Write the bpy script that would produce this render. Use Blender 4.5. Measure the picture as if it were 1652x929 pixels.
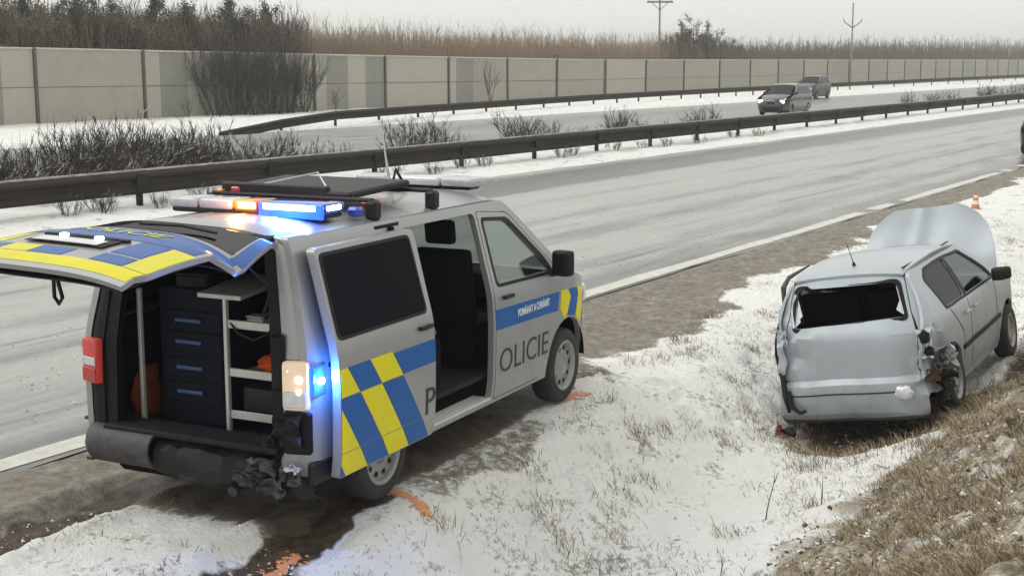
import bpy, bmesh, math, random
import numpy as np
from mathutils import Vector, Matrix, noise as mnoise
from mathutils.geometry import delaunay_2d_cdt
R = math.radians
for o in list(bpy.data.objects):
    bpy.data.objects.remove(o)
S = bpy.context.scene
COL = S.collection

# ------------------------------------------------------------------ camera, sky, sun, exposure
CAM_H, PITCH, YAW = 3.02, 9.38, 31.92          # metres, degrees; +X runs along the motorway
cd = bpy.data.cameras.new('camera'); co = bpy.data.objects.new('camera', cd); COL.objects.link(co)
co.location = (0, 0, CAM_H); co.rotation_euler = (R(90 - PITCH), 0, R(YAW - 90))
cd.sensor_width = 36; cd.lens = 36 * 2206 / 1652; cd.clip_start = .1; cd.clip_end = 6000
S.camera = co
W = bpy.data.worlds.new('World'); S.world = W; W.use_nodes = True
wn = W.node_tree.nodes; wl = W.node_tree.links; wn.clear()
sky = wn.new('ShaderNodeTexSky'); sky.sky_type = 'NISHITA'; sky.sun_disc = False
SUN_EL, SUN_AZ = 52, 120                        # azimuth measured from +X towards +Y
sky.sun_elevation = R(SUN_EL); sky.sun_rotation = R(90 - SUN_AZ); sky.dust_density = 4; sky.air_density = 1.0
hs = wn.new('ShaderNodeHueSaturation'); hs.inputs['Saturation'].default_value = .12
mixs = wn.new('ShaderNodeMix'); mixs.data_type = 'RGBA'; mixs.inputs[0].default_value = .72
mixs.inputs[7].default_value = (12.0, 12.05, 11.3, 1)   # even cloud layer, in the sky texture's own units
bgn = wn.new('ShaderNodeBackground'); bgn.inputs[1].default_value = .085
wo = wn.new('ShaderNodeOutputWorld')
wl.new(sky.outputs[0], hs.inputs['Color']); wl.new(hs.outputs[0], mixs.inputs[6])
wl.new(mixs.outputs[2], bgn.inputs[0]); wl.new(bgn.outputs[0], wo.inputs[0])
sd = bpy.data.lights.new('sun', 'SUN'); so = bpy.data.objects.new('sun', sd); COL.objects.link(so)
sd.energy = .8; sd.angle = R(40); sd.color = (1, .97, .92)
so.rotation_euler = (R(90 - SUN_EL), 0, R(SUN_AZ + 90))
S.render.engine = 'CYCLES'
S.view_settings.view_transform = 'Standard'; S.view_settings.look = 'None'
S.view_settings.exposure = 0.24; S.view_settings.gamma = 1
S.render.resolution_x = 1024; S.render.resolution_y = 575

# ------------------------------------------------------------------ materials
MATS = {}
def nodes_of(name):
    m = bpy.data.materials.new(name); m.use_nodes = True; m.node_tree.nodes.clear()
    return m, m.node_tree.nodes, m.node_tree.links
def pm(name, col, rough=.55, metal=0, var=.18, scale=6, bump=.0, coat=0, dirt=0, dirtcol=(.16, .14, .11), dirtz=None, snow=0, spec=.5):
    """principled surface with noise variation, optional road dirt and snow lying on upward faces"""
    m, n, l = nodes_of(name)
    out = n.new('ShaderNodeOutputMaterial'); p = n.new('ShaderNodeBsdfPrincipled'); l.new(p.outputs[0], out.inputs[0])
    tc = n.new('ShaderNodeTexCoord')
    nz = n.new('ShaderNodeTexNoise'); nz.inputs['Scale'].default_value = scale; nz.inputs['Detail'].default_value = 7; nz.inputs['Roughness'].default_value = .65
    l.new(tc.outputs['Object'], nz.inputs['Vector'])
    mr = n.new('ShaderNodeMapRange'); mr.inputs[1].default_value = .25; mr.inputs[2].default_value = .75
    mr.inputs[3].default_value = 1 - var; mr.inputs[4].default_value = 1 + var
    l.new(nz.outputs[0], mr.inputs[0])
    vm = n.new('ShaderNodeVectorMath'); vm.operation = 'SCALE'; vm.inputs[0].default_value = col; l.new(mr.outputs[0], vm.inputs['Scale'])
    c = vm.outputs[0]; rsock = None
    if dirt > 0:
        n2 = n.new('ShaderNodeTexNoise'); n2.inputs['Scale'].default_value = scale * 1.7; n2.inputs['Detail'].default_value = 9; n2.inputs['Roughness'].default_value = .7
        l.new(tc.outputs['Object'], n2.inputs['Vector'])
        f = n.new('ShaderNodeMapRange'); f.inputs[1].default_value = .42; f.inputs[2].default_value = .75; f.inputs[3].default_value = dirt * .25; f.inputs[4].default_value = dirt
        l.new(n2.outputs[0], f.inputs[0]); ff = f.outputs[0]
        if dirtz:                                  # spray thrown up by the wheels, thinning out with height
            sp = n.new('ShaderNodeSeparateXYZ'); l.new(tc.outputs['Object'], sp.inputs[0])
            zr = n.new('ShaderNodeMapRange'); zr.inputs[1].default_value = dirtz[0]; zr.inputs[2].default_value = dirtz[1]; zr.inputs[3].default_value = 1; zr.inputs[4].default_value = .12
            l.new(sp.outputs[2], zr.inputs[0])
            mu = n.new('ShaderNodeMath'); mu.operation = 'MULTIPLY'; l.new(ff, mu.inputs[0]); l.new(zr.outputs[0], mu.inputs[1]); ff = mu.outputs[0]
        mx = n.new('ShaderNodeMix'); mx.data_type = 'RGBA'; l.new(ff, mx.inputs[0]); l.new(c, mx.inputs[6]); mx.inputs[7].default_value = (*dirtcol, 1); c = mx.outputs[2]
        rr = n.new('ShaderNodeMapRange'); rr.inputs[3].default_value = rough; rr.inputs[4].default_value = .85; l.new(ff, rr.inputs[0]); rsock = rr.outputs[0]
        ml = n.new('ShaderNodeMapRange'); ml.inputs[3].default_value = metal; ml.inputs[4].default_value = 0; l.new(ff, ml.inputs[0]); l.new(ml.outputs[0], p.inputs['Metallic'])
    if snow > 0:
        g = n.new('ShaderNodeNewGeometry'); s3 = n.new('ShaderNodeSeparateXYZ'); l.new(g.outputs['Normal'], s3.inputs[0])
        n3 = n.new('ShaderNodeTexNoise'); n3.inputs['Scale'].default_value = 5; n3.inputs['Detail'].default_value = 4; l.new(tc.outputs['Object'], n3.inputs['Vector'])
        ad = n.new('ShaderNodeMath'); ad.operation = 'MULTIPLY_ADD'; l.new(n3.outputs[0], ad.inputs[0]); ad.inputs[1].default_value = .9; l.new(s3.outputs[2], ad.inputs[2])
        f = n.new('ShaderNodeMapRange'); f.inputs[1].default_value = 1.35 - snow * .6; f.inputs[2].default_value = 1.5 - snow * .6; l.new(ad.outputs[0], f.inputs[0])
        mx = n.new('ShaderNodeMix'); mx.data_type = 'RGBA'; l.new(f.outputs[0], mx.inputs[0]); l.new(c, mx.inputs[6]); mx.inputs[7].default_value = (.74, .74, .73, 1); c = mx.outputs[2]
    l.new(c, p.inputs['Base Color'])
    if rsock: l.new(rsock, p.inputs['Roughness'])
    else: p.inputs['Roughness'].default_value = rough
    if not dirt: p.inputs['Metallic'].default_value = metal
    p.inputs['Coat Weight'].default_value = coat; p.inputs['Coat Roughness'].default_value = .08
    p.inputs['Specular IOR Level'].default_value = spec
    if bump:
        b = n.new('ShaderNodeBump'); b.inputs['Strength'].default_value = bump; b.inputs['Distance'].default_value = .02
        nb = n.new('ShaderNodeTexNoise'); nb.inputs['Scale'].default_value = scale * 4; nb.inputs['Detail'].default_value = 6
        l.new(tc.outputs['Object'], nb.inputs['Vector']); l.new(nb.outputs[0], b.inputs['Height']); l.new(b.outputs[0], p.inputs['Normal'])
    MATS[name] = m
    return m
def glass(name, tint, rough=.03, opacity=.0, refl=1.0):
    m, n, l = nodes_of(name)
    out = n.new('ShaderNodeOutputMaterial'); t = n.new('ShaderNodeBsdfTransparent'); t.inputs[0].default_value = (*tint, 1)
    d = n.new('ShaderNodeBsdfDiffuse'); d.inputs[0].default_value = (.005, .006, .010, 1)
    m0 = n.new('ShaderNodeMixShader'); m0.inputs[0].default_value = opacity; l.new(t.outputs[0], m0.inputs[1]); l.new(d.outputs[0], m0.inputs[2])
    g = n.new('ShaderNodeBsdfGlossy'); g.inputs['Roughness'].default_value = rough
    fr = n.new('ShaderNodeFresnel'); fr.inputs[0].default_value = 1.45
    mu = n.new('ShaderNodeMath'); mu.operation = 'MULTIPLY'; mu.inputs[1].default_value = refl; l.new(fr.outputs[0], mu.inputs[0])
    m1 = n.new('ShaderNodeMixShader'); l.new(mu.outputs[0], m1.inputs[0]); l.new(m0.outputs[0], m1.inputs[1]); l.new(g.outputs[0], m1.inputs[2]); l.new(m1.outputs[0], out.inputs[0])
    MATS[name] = m
    return m
def emit(name, col, strength, core=None):
    m, n, l = nodes_of(name)
    out = n.new('ShaderNodeOutputMaterial'); p = n.new('ShaderNodeBsdfPrincipled'); l.new(p.outputs[0], out.inputs[0])
    p.inputs['Base Color'].default_value = (*[c * .6 + .05 for c in col], 1); p.inputs['Roughness'].default_value = .2
    p.inputs['Emission Color'].default_value = (*col, 1)
    tc = n.new('ShaderNodeTexCoord'); nz = n.new('ShaderNodeTexNoise'); nz.inputs['Scale'].default_value = 40
    l.new(tc.outputs['Object'], nz.inputs['Vector'])
    mr = n.new('ShaderNodeMapRange'); mr.inputs[3].default_value = strength * .8; mr.inputs[4].default_value = strength * 1.2
    l.new(nz.outputs[0], mr.inputs[0]); l.new(mr.outputs[0], p.inputs['Emission Strength'])
    MATS[name] = m
    return m
SALT = (.26, .255, .24)
pm('van_silver', (.355, .362, .37), .36, .5, .04, 2, coat=.3, dirt=.85, dirtcol=SALT, dirtz=(.25, 1.2))
pm('van_blue', (.008, .10, .36), .5, 0, .06, 3, coat=.0, dirt=.16, dirtcol=SALT, dirtz=(.2, 1.2), spec=.25)
pm('gate_blue', (.006, .09, .36), .5, 0, .06, 3, coat=.25, dirt=.22, dirtcol=SALT, spec=.3); pm('gate_yellow', (.74, .67, .012), .5, 0, .06, 3, coat=.25, dirt=.22, dirtcol=SALT, spec=.3)
pm('van_yellow', (.74, .66, .010), .5, 0, .06, 3, coat=.0, dirt=.18, dirtcol=SALT, dirtz=(.2, 1.2), spec=.25)
pm('decal_black', (.02, .02, .025), .45, var=.1); pm('decal_white', (.75, .77, .8), .45, var=.05)
pm('black_plastic', (.009, .009, .011), .5, var=.3, scale=9, bump=.08, dirt=.12, dirtcol=(.12, .11, .10), spec=.3)
pm('bumper_plastic', (.022, .022, .024), .5, var=.3, scale=7, bump=.1, dirt=.45, dirtcol=(.20, .185, .18))
pm('black_trim', (.006, .006, .007), .5, var=.2, spec=.25); pm('interior', (.005, .005, .006), .8, var=.3, spec=.1)
pm('interior_grey', (.018, .019, .022), .7, var=.25, spec=.2); pm('seat_cloth', (.006, .0065, .009), .9, var=.3, scale=30, bump=.1, spec=.1)
pm('rubber', (.014, .014, .015), .8, var=.25, scale=14, bump=.15, dirt=.30, dirtcol=(.12, .105, .09))
pm('steel_rim', (.38, .38, .37), .42, .6, .15, 9, dirt=.55, dirtcol=(.18, .165, .14)); pm('dark_metal', (.05, .05, .052), .5, .5, .3, 8, bump=.1)
pm('alu', (.62, .62, .6), .4, .35, .1, 8); pm('chrome', (.6, .6, .62), .18, .9, .1, 8)
pm('drawer_navy', (.004, .006, .014), .6, var=.15, spec=.15); pm('drawer_blue', (.03, .075, .18), .4, var=.1)
pm('orange_cloth', (.75, .10, .015), .85, var=.25, scale=18, bump=.4)
pm('bag_cloth', (.22, .045, .012), .85, var=.35, scale=14, bump=.4)
pm('rust_red', (.22, .05, .04), .4, var=.3)
pm('red_lens', (.42, .018, .012), .18, var=.15, coat=.5); pm('clear_lens', (.62, .64, .66), .15, .2, .15, 25, coat=.6)
pm('amber_lens', (.65, .2, .02), .2, var=.1, coat=.4); pm('blue_lens', (.02, .06, .45), .15, var=.1, coat=.6); pm('grey_lens', (.42, .44, .5), .2, .1, .2, 16, coat=.6)
emit('blue_flash', (.004, .05, 1.0), 3.2); emit('white_flash', (.6, .82, 1.0), 24); emit('orange_flash', (1, .34, .08), 7)
emit('reverse_lamp', (1, .74, .55), .28); emit('tail_on', (.5, .02, .01), .30); emit('bulb_warm', (1, .72, .4), 14); emit('bulb_white', (1, .98, .9), 6); emit('head_lamp', (1, .96, .82), 7)
glass('glass_clear', (.88, .945, .92), refl=.7); glass('glass_dark', (.08, .09, .11), opacity=.75, refl=.45); glass('glass_car', (.55, .64, .63), opacity=.06, refl=.8); glass('glass_black', (.05, .06, .07), opacity=.8, refl=1); glass('glass_rear', (.25, .3, .3), opacity=.45, refl=.6); glass('glass_privacy', (.03, .035, .05), opacity=.85, refl=.16)
pm('car_silver', (.425, .475, .515), .40, .25, .06, 2.2, coat=.35, dirt=.8, dirtcol=(.22, .225, .22), dirtz=(.15, 1.2))
pm('torn_metal', (.075, .075, .08), .5, .4, .4, 12, bump=.3, dirt=.4, dirtcol=(.1, .075, .06)); pm('rust_brown', (.10, .045, .03), .8, var=.4, scale=10, bump=.3)
pm('dark_car_paint', (.022, .025, .030), .25, .3, .1, 3, coat=.6, dirt=.6, dirtcol=(.2, .2, .19), dirtz=(.1, .9)); pm('van_dark_paint', (.03, .036, .05), .3, .3, .1, 3, coat=.5, dirt=.5, dirtcol=(.2, .2, .2))
pm('rail_steel', (.032, .027, .024), .7, 0, .35, 3, bump=.1, dirt=.4, dirtcol=(.045, .037, .032), spec=.2)
pm('rail_cap', (.10, .09, .08), .8, 0, .35, 2, dirt=.9, dirtcol=(.55, .54, .51), spec=.2)
pm('post_steel', (.022, .02, .019), .7, 0, .35, 5, snow=.3, spec=.2)
pm('wall_post', (.085, .08, .07), .7, 0, .3, 4); pm('wall_cap', (.46, .43, .37), .8, 0, .2, 3, snow=.55)
WALLM = [pm('wall_panel_a', (.37, .355, .30), .85, 0, .10, .8, bump=.15, dirt=.25, dirtcol=(.22, .21, .17)), pm('wall_panel_b', (.345, .332, .285), .85, 0, .10, .8, bump=.15, dirt=.3, dirtcol=(.2, .195, .16)),
         pm('wall_panel_c', (.265, .26, .235), .85, 0, .12, .9, bump=.2, dirt=.3, dirtcol=(.16, .16, .135)), pm('wall_panel_d', (.41, .395, .335), .85, 0, .08, .8, bump=.12, dirt=.2, dirtcol=(.25, .24, .19))]
pm('twig_snow', (.045, .036, .032), .9, var=.35, scale=3, snow=.62); pm('twig_dark', (.038, .033, .030), .9, var=.4, scale=2.5)
pm('twig_brown', (.15, .115, .078), .9, var=.4, scale=1.5); pm('twig_tan', (.29, .225, .155), .9, var=.3, scale=.6); pm('tree_bark', (.05, .042, .034), .9, var=.4, scale=3)
pm('dry_leaf', (.14, .12, .07), .9, var=.5, scale=2); pm('leaf_dark', (.075, .075, .05), .9, var=.5, scale=2)
pm('pole_wood', (.24, .23, .22), .9, var=.3); pm('stalk', (.045, .036, .028), .9, var=.4)
pm('spray_orange', (.72, .33, .17), .8, var=.3, scale=14); pm('cone_orange', (.55, .22, .12), .6, var=.15); pm('cone_white', (.75, .75, .72), .6, var=.1)
pm('edge_paint', (.66, .65, .60), .7, var=.18, scale=4, bump=.1, dirt=.5, dirtcol=(.36, .35, .31))

# ------------------------------------------------------------------ mesh helpers
def tag(o, label=None, cat=None, group=None, kind=None):
    for k, v in (('label', label), ('category', cat), ('group', group), ('kind', kind)):
        if v: o[k] = v
    return o
def empty(name, loc=(0, 0, 0), rot=(0, 0, 0)):
    o = bpy.data.objects.new(name, None); COL.objects.link(o); o.location = loc; o.rotation_euler = rot; o.empty_display_size = .2
    return o
def mk(name, vf, mat, parent=None, smooth=None, loc=(0, 0, 0), rot=(0, 0, 0)):
    """link one mesh object; vf = (verts, faces) or a mesh; mat = material name"""
    if isinstance(vf, bpy.types.Mesh): me = vf
    else:
        me = bpy.data.meshes.new(name); me.from_pydata([tuple(v) for v in vf[0]], [], [tuple(f) for f in vf[1]])
        me.materials.append(MATS[mat])
        if smooth is not None:
            me.polygons.foreach_set('use_smooth', [True] * len(me.polygons)); me.set_sharp_from_angle(angle=R(smooth))
        me.update()
    o = bpy.data.objects.new(name, me); COL.objects.link(o); o.location = loc; o.rotation_euler = rot
    if parent: o.parent = parent
    return o
def copy_tree(o, parent=None):
    c = o.copy(); COL.objects.link(c); c.parent = parent
    for ch in list(o.children): copy_tree(ch, c)
    return c
def join(*parts):
    V, F = [], []
    for v, f in parts:
        k = len(V); V += [tuple(p) for p in v]; F += [tuple(i + k for i in q) for q in f]
    return V, F
def xf(vf, loc=(0, 0, 0), rot=(0, 0, 0), sc=(1, 1, 1)):
    from mathutils import Euler
    M = Matrix.LocRotScale(Vector(loc), Euler(rot), Vector(sc))
    return [tuple(M @ Vector(p)) for p in vf[0]], vf[1]
def box(x0, x1, y0, y1, z0, z1, bev=.012, seg=1):
    bm = bmesh.new(); bmesh.ops.create_cube(bm, size=1)
    for v in bm.verts: v.co = Vector(((x0 + x1) / 2 + v.co.x * (x1 - x0), (y0 + y1) / 2 + v.co.y * (y1 - y0), (z0 + z1) / 2 + v.co.z * (z1 - z0)))
    if bev:
        bev = min(bev, .45 * min(abs(x1 - x0), abs(y1 - y0), abs(z1 - z0)))
        bmesh.ops.bevel(bm, geom=bm.edges[:], offset=bev, segments=seg, affect='EDGES', profile=.6)
    bm.verts.index_update(); r = ([tuple(v.co) for v in bm.verts], [[v.index for v in f.verts] for f in bm.faces]); bm.free()
    return r
def tube(path, rad, n=6, cap=True):
    path = [Vector(p) for p in path]
    if not hasattr(rad, '__len__'): rad = [rad] * len(path)
    V, F = [], []
    prev = None
    for i, p in enumerate(path):
        d = (path[min(i + 1, len(path) - 1)] - path[max(i - 1, 0)]).normalized()
        if prev is None:
            a = Vector((0, 0, 1)) if abs(d.z) < .9 else Vector((1, 0, 0)); u = d.cross(a).normalized()
        else:
            u = (prev - d * prev.dot(d)); u = u.normalized() if u.length > 1e-6 else d.orthogonal().normalized()
        prev = u; w = d.cross(u)
        for k in range(n):
            t = 2 * math.pi * k / n; V.append(tuple(p + (u * math.cos(t) + w * math.sin(t)) * rad[i]))
    for i in range(len(path) - 1):
        for k in range(n): F.append((i * n + k, i * n + (k + 1) % n, (i + 1) * n + (k + 1) % n, (i + 1) * n + k))
    if cap: F.append(tuple(range(n))[::-1]); F.append(tuple((len(path) - 1) * n + k for k in range(n)))
    return V, F
def lathe_y(prof, n=28):
    """profile [(radius, y)] turned about the Y axis"""
    V, F = [], []
    for r, y in prof:
        for k in range(n):
            t = 2 * math.pi * k / n; V.append((r * math.cos(t), y, r * math.sin(t)))
    for i in range(len(prof) - 1):
        for k in range(n): F.append((i * n + k, i * n + (k + 1) % n, (i + 1) * n + (k + 1) % n, (i + 1) * n + k))
    return V, F
def rpoly(pts, r=.03, n=4):
    out = []; N = len(pts)
    for i in range(N):
        p, a, b = Vector(pts[i][:2]), Vector(pts[i - 1][:2]), Vector(pts[(i + 1) % N][:2])
        rr = pts[i][2] if len(pts[i]) > 2 else r
        if rr <= 0: out.append(tuple(p)); continue
        d1, d2 = a - p, b - p; rr = min(rr, d1.length * .45, d2.length * .45)
        s, e = p + d1.normalized() * rr, p + d2.normalized() * rr
        for k in range(n + 1):
            t = k / n; q = s * (1 - t) ** 2 + p * 2 * t * (1 - t) + e * t * t; out.append((q.x, q.y))
    return out
def arc(cx, cz, r, a0, a1, n=14):
    return [(cx + r * math.cos(R(a0 + (a1 - a0) * i / n)), cz + r * math.sin(R(a0 + (a1 - a0) * i / n)), 0) for i in range(n + 1)]
def inside(p, poly):
    x, y = p; c = False; j = len(poly) - 1
    for i in range(len(poly)):
        xi, yi = poly[i]; xj, yj = poly[j]
        if (yi > y) != (yj > y) and x < (xj - xi) * (y - yi) / (yj - yi) + xi: c = not c
        j = i
    return c
def flat(outer, holes=(), cu=None, cv=None):
    """triangulated 2-D sheet with holes, cut along lines so that it can be bent"""
    loops = [outer] + list(holes); P, E = [], []
    for lp in loops:
        k = len(P); P += [Vector(p) for p in lp]; E += [(k + i, k + (i + 1) % len(lp)) for i in range(len(lp))]
    v, e, f, *_ = delaunay_2d_cdt(P, E, [], 1, 1e-6)
    bm = bmesh.new(); bv = [bm.verts.new((q.x, q.y, 0)) for q in v]
    for t in f:
        c = sum((v[i] for i in t), Vector((0, 0))) / len(t)
        if inside(c, outer) and not any(inside(c, h) for h in holes):
            try: bm.faces.new([bv[i] for i in t])
            except ValueError: pass
    for ax, cuts in ((0, cu), (1, cv)):
        if cuts is None: continue
        for c in cuts:
            bmesh.ops.bisect_plane(bm, geom=bm.verts[:] + bm.edges[:] + bm.faces[:], plane_co=(c, 0, 0) if ax == 0 else (0, c, 0), plane_no=(1, 0, 0) if ax == 0 else (0, 1, 0), dist=1e-5)
    bmesh.ops.delete(bm, geom=[x for x in bm.verts if not x.link_faces], context='VERTS')
    return bm
def sheet(bm, fmap, thick=.03):
    """map a flat() sheet to 3-D with fmap(u, v, off) as a closed slab"""
    bm.verts.index_update(); n = len(bm.verts)
    V = [fmap(v.co.x, v.co.y, 0) for v in bm.verts]; F = [[v.index for v in f.verts] for f in bm.faces]
    if thick:
        V += [fmap(v.co.x, v.co.y, -thick) for v in bm.verts]
        F += [[i + n for i in f][::-1] for f in list(F)]
        for e in bm.edges:
            if len(e.link_faces) == 1:
                a, b = e.verts[0].index, e.verts[1].index; F.append([a, b, b + n, a + n])
    bm.free()
    b2 = bmesh.new(); bv = [b2.verts.new(p) for p in V]
    for f in F:
        try: b2.faces.new([bv[i] for i in f])
        except ValueError: pass
    bmesh.ops.recalc_face_normals(b2, faces=b2.faces[:]); b2.verts.index_update()
    r = ([tuple(v.co) for v in b2.verts], [[v.index for v in f.verts] for f in b2.faces]); b2.free()
    return r
def panel(name, outer, holes, fmap, mat, parent, thick=.03, cu=None, cv=None, smooth=35):
    return mk(name, sheet(flat(outer, holes, cu, cv), fmap, thick), mat, parent, smooth)
def skin(rows, thick=.02):
    """closed slab through a grid of points (rows x columns), thickened along -normal"""
    A = np.array(rows, float); du = np.gradient(A, axis=0); dv = np.gradient(A, axis=1)
    nn = np.cross(du, dv); nn /= np.linalg.norm(nn, axis=2, keepdims=True) + 1e-9
    B = A - nn * thick; r, c = A.shape[:2]; V = [tuple(p) for p in A.reshape(-1, 3)] + [tuple(p) for p in B.reshape(-1, 3)]
    F = []; n = r * c; I = lambda i, j: i * c + j
    for i in range(r - 1):
        for j in range(c - 1):
            q = [I(i, j), I(i + 1, j), I(i + 1, j + 1), I(i, j + 1)]; F.append(q); F.append([k + n for k in q[::-1]])
    for i in range(r - 1):
        for j in (0, c - 1): F.append([I(i, j), I(i, j) + n, I(i + 1, j) + n, I(i + 1, j)][::1 if j == 0 else -1])
    for j in range(c - 1):
        for i in (0, r - 1): F.append([I(i, j), I(i, j) + n, I(i, j + 1) + n, I(i, j + 1)][::-1 if i == 0 else 1])
    return V, F
def text_vf(body, size, width=None, bold=.0):
    cu = bpy.data.curves.new('text', 'FONT'); cu.body = body; cu.size = size; cu.offset = bold; cu.resolution_u = 3
    o = bpy.data.objects.new('text', cu); COL.objects.link(o); bpy.context.view_layer.update()
    me = bpy.data.meshes.new_from_object(o.evaluated_get(bpy.context.evaluated_depsgraph_get()))
    bm = bmesh.new(); bm.from_mesh(me); bpy.data.objects.remove(o); bpy.data.curves.remove(cu); bpy.data.meshes.remove(me)
    if width:
        xs = [v.co.x for v in bm.verts]; k = width / (max(xs) - min(xs)); x0 = min(xs)
        for v in bm.verts: v.co.x = (v.co.x - x0) * k
    return bm
def clip(poly, x0, x1, z0, z1):
    for ax, lim, sgn in ((0, x0, 1), (0, x1, -1), (1, z0, 1), (1, z1, -1)):
        out = []
        for i in range(len(poly)):
            a, b = poly[i - 1], poly[i]; ia, ib = (a[ax] - lim) * sgn >= 0, (b[ax] - lim) * sgn >= 0
            if ia != ib:
                t = (lim - a[ax]) / (b[ax] - a[ax]); out.append((a[0] + t * (b[0] - a[0]), a[1] + t * (b[1] - a[1])))
            if ib: out.append(b)
        poly = out
        if not poly: return []
    return poly
rngN = np.random.RandomState(5)
_LAT = [rngN.rand(256, 256) for _ in range(6)]
def vn(x, y, k=0):
    """2-D value noise 0..1 on arrays"""
    L = _LAT[k % 6]; xi = np.floor(x).astype(int); yi = np.floor(y).astype(int); fx = x - xi; fy = y - yi
    fx = fx * fx * (3 - 2 * fx); fy = fy * fy * (3 - 2 * fy); a = lambda i, j: L[(xi + i) % 256, (yi + j) % 256]
    return (a(0, 0) * (1 - fx) + a(1, 0) * fx) * (1 - fy) + (a(0, 1) * (1 - fx) + a(1, 1) * fx) * fy
def fbm(x, y, s, o=4, k=0):
    r = 0; a = .5; t = 0
    for i in range(o): r = r + a * vn(x * s + 17.3 * i, y * s + 9.1 * i, k + i); t += a; a *= .55; s *= 2.1
    return r / t
sst = lambda e0, e1, v: (lambda t: t * t * (3 - 2 * t))(np.clip((v - e0) / (e1 - e0), 0, 1))

# ------------------------------------------------------------------ layout constants
VAN = np.array([7.316, 6.561]); VYAW = R(5.78)
CAR_L, CAR_R = (13.149, 3.902, -.413), (R(-8.85), R(-1.72), R(1.12))
WALL_Y, RAIL_Y, LINE_Y = 55.5, 21.65, 8.58
def van_xy(x, y):
    c, s = math.cos(VYAW), math.sin(VYAW); dx, dy = x - VAN[0], y - VAN[1]
    return c * dx + s * dy, -s * dx + c * dy

# ------------------------------------------------------------------ ground
GY = [-400, -60, -8, -3, 0, 1.6, 2.6, 3.16, 3.7, 4.2, 4.65, 5.1, 5.6, 6.2, 8.28, 8.42, 8.8, 19.4, 20.0, 21.6, 24, 26.6, 27.2, 40.2, 41.2, 43.5, 47, 55.5, 62, 400]
GZ = [4, 2.6, 2.0, 1.8, 1.32, .50, -.02, -.30, -.46, -.53, -.51, -.30, -.09, -.01, .015, -.02, -.05, -.05, .03, .08, .12, .02, -.05, -.05, .14, .22, .12, .02, .0, 1.0]
def slush_edge(x): return np.interp(x, [-20, 5.5, 9, 11.6, 15, 20, 30, 80], [7.4, 7.3, 6.7, 6.15, 6.55, 7.1, 7.35, 7.5])
FOOT = [((8.3, 5.25), (12.4, 5.0), 12), ((8.0, 5.0), (11.9, 5.5), 11), ((12.3, 5.1), (15.5, 5.6), 9), ((6.6, 4.6), (9.2, 4.3), 8), ((12.2, 4.9), (11.2, 6.6), 5)]
def ground_h(x, y):
    x = np.asarray(x, float); y = np.asarray(y, float)
    yy = y + (fbm(x, y, .5, 2, 3) - .5) * .25 * sst(6.2, 5.2, y)
    z = np.interp(yy, GY, GZ)
    z = z + .024 * np.clip(x - 13.15, -6, 8) * sst(5.6, 4.6, y) * sst(1.5, 3.0, y)
    near = sst(8.45, 8.2, y)
    z = z + near * ((fbm(x, y, 1.3, 4, 1) - .5) * .10 + (fbm(x, y, 7, 3, 2) - .5) * .045)
    z = z + near * sst(3.9, 3.0, y) * ((fbm(x, y, 2.2, 4, 4) - .5) * .26 + (fbm(x, y, 9, 3, 0) - .5) * .07)
    for gy_, gx0, gx1, dep in ((2.42, 7.9, 10.2, .10), (3.28, 7.2, 8.9, .09), (2.0, 10.5, 12.2, .07)):     # erosion gullies in the bank
        z = z - dep * sst(.10, .02, np.abs(y - gy_ - .10 * np.sin(x * 2.3) - .06 * (x - 8.5))) * sst(gx0, gx0 + .3, x) * sst(gx1, gx1 - .5, x)
    vx, vy = van_xy(x, y)
    for q0, q1, qn in FOOT:                            # footprints between the vehicles
        for k in range(qn):
            t_ = (k + .5) / qn; cx = q0[0] + (q1[0] - q0[0]) * t_ + .07 * math.sin(k * 12.9); cy = q0[1] + (q1[1] - q0[1]) * t_ + (.12 if k % 2 else -.12) + .05 * math.sin(k * 7.1)
            m_ = (np.abs(x - cx) < .3) & (np.abs(y - cy) < .3)
            if m_.any():
                an = math.atan2(q1[1] - q0[1], q1[0] - q0[0]) + .25 * math.sin(k * 5.3); ux = (x - cx) * math.cos(an) + (y - cy) * math.sin(an); uy = -(x - cx) * math.sin(an) + (y - cy) * math.cos(an)
                rr = np.hypot(ux / .15, uy / .06); z = z - .045 * sst(1.15, .7, rr) + .012 * sst(.35, .0, np.abs(rr - 1.35))
    for c in (-.8, .8):                                # wheel ruts pressed in by the van
        d = np.abs(vy - c + .05 * np.sin(vx * 1.3)); m = sst(.30, .10, d) * sst(.25, -.2, vx) * near
        z = z - .075 * m + .05 * sst(.14, .0, np.abs(d - .32)) * sst(.25, -.2, vx) * near * (fbm(x, y, 4, 3, 2))
        dk = sst(.9, .2, np.hypot((vx - 0) * 1.0, vy - c)) + sst(.9, .2, np.hypot(vx - 3.05, vy - c))
        z = np.where(dk > 0, z * (1 - np.clip(dk, 0, 1) * .8) - .01 * np.clip(dk, 0, 1), z)
    far = sst(19.6, 20.2, y) * sst(27.0, 26.6, y) + sst(40.4, 41.2, y) * sst(200, 60, y)
    z = z + far * (fbm(x, y, .8, 3, 4) - .45) * .18
    # ditch floor lowered under the wreck so the gap falls into shade; torn soil beside the car
    z = z - .13 * sst(1.25, .7, np.hypot((x - 13.0) / 1.15, (y - 3.85) / .75)) 
    z = z - .16 * sst(.9, .2, np.abs(x - 14.8) / 1.0) * sst(.32, .08, np.abs(y - 2.85))
    return z
def axis(segs):
    out = []
    for a, b, st in segs: out += list(np.arange(a, b, st))
    return np.array(out + [segs[-1][1]])
gx = axis([(-500, -60, 110), (-60, 0, 10), (0, 4, .5), (4, 19, .045), (19, 32, .12), (32, 70, .5), (70, 200, 4), (200, 3000, 200)])
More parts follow.
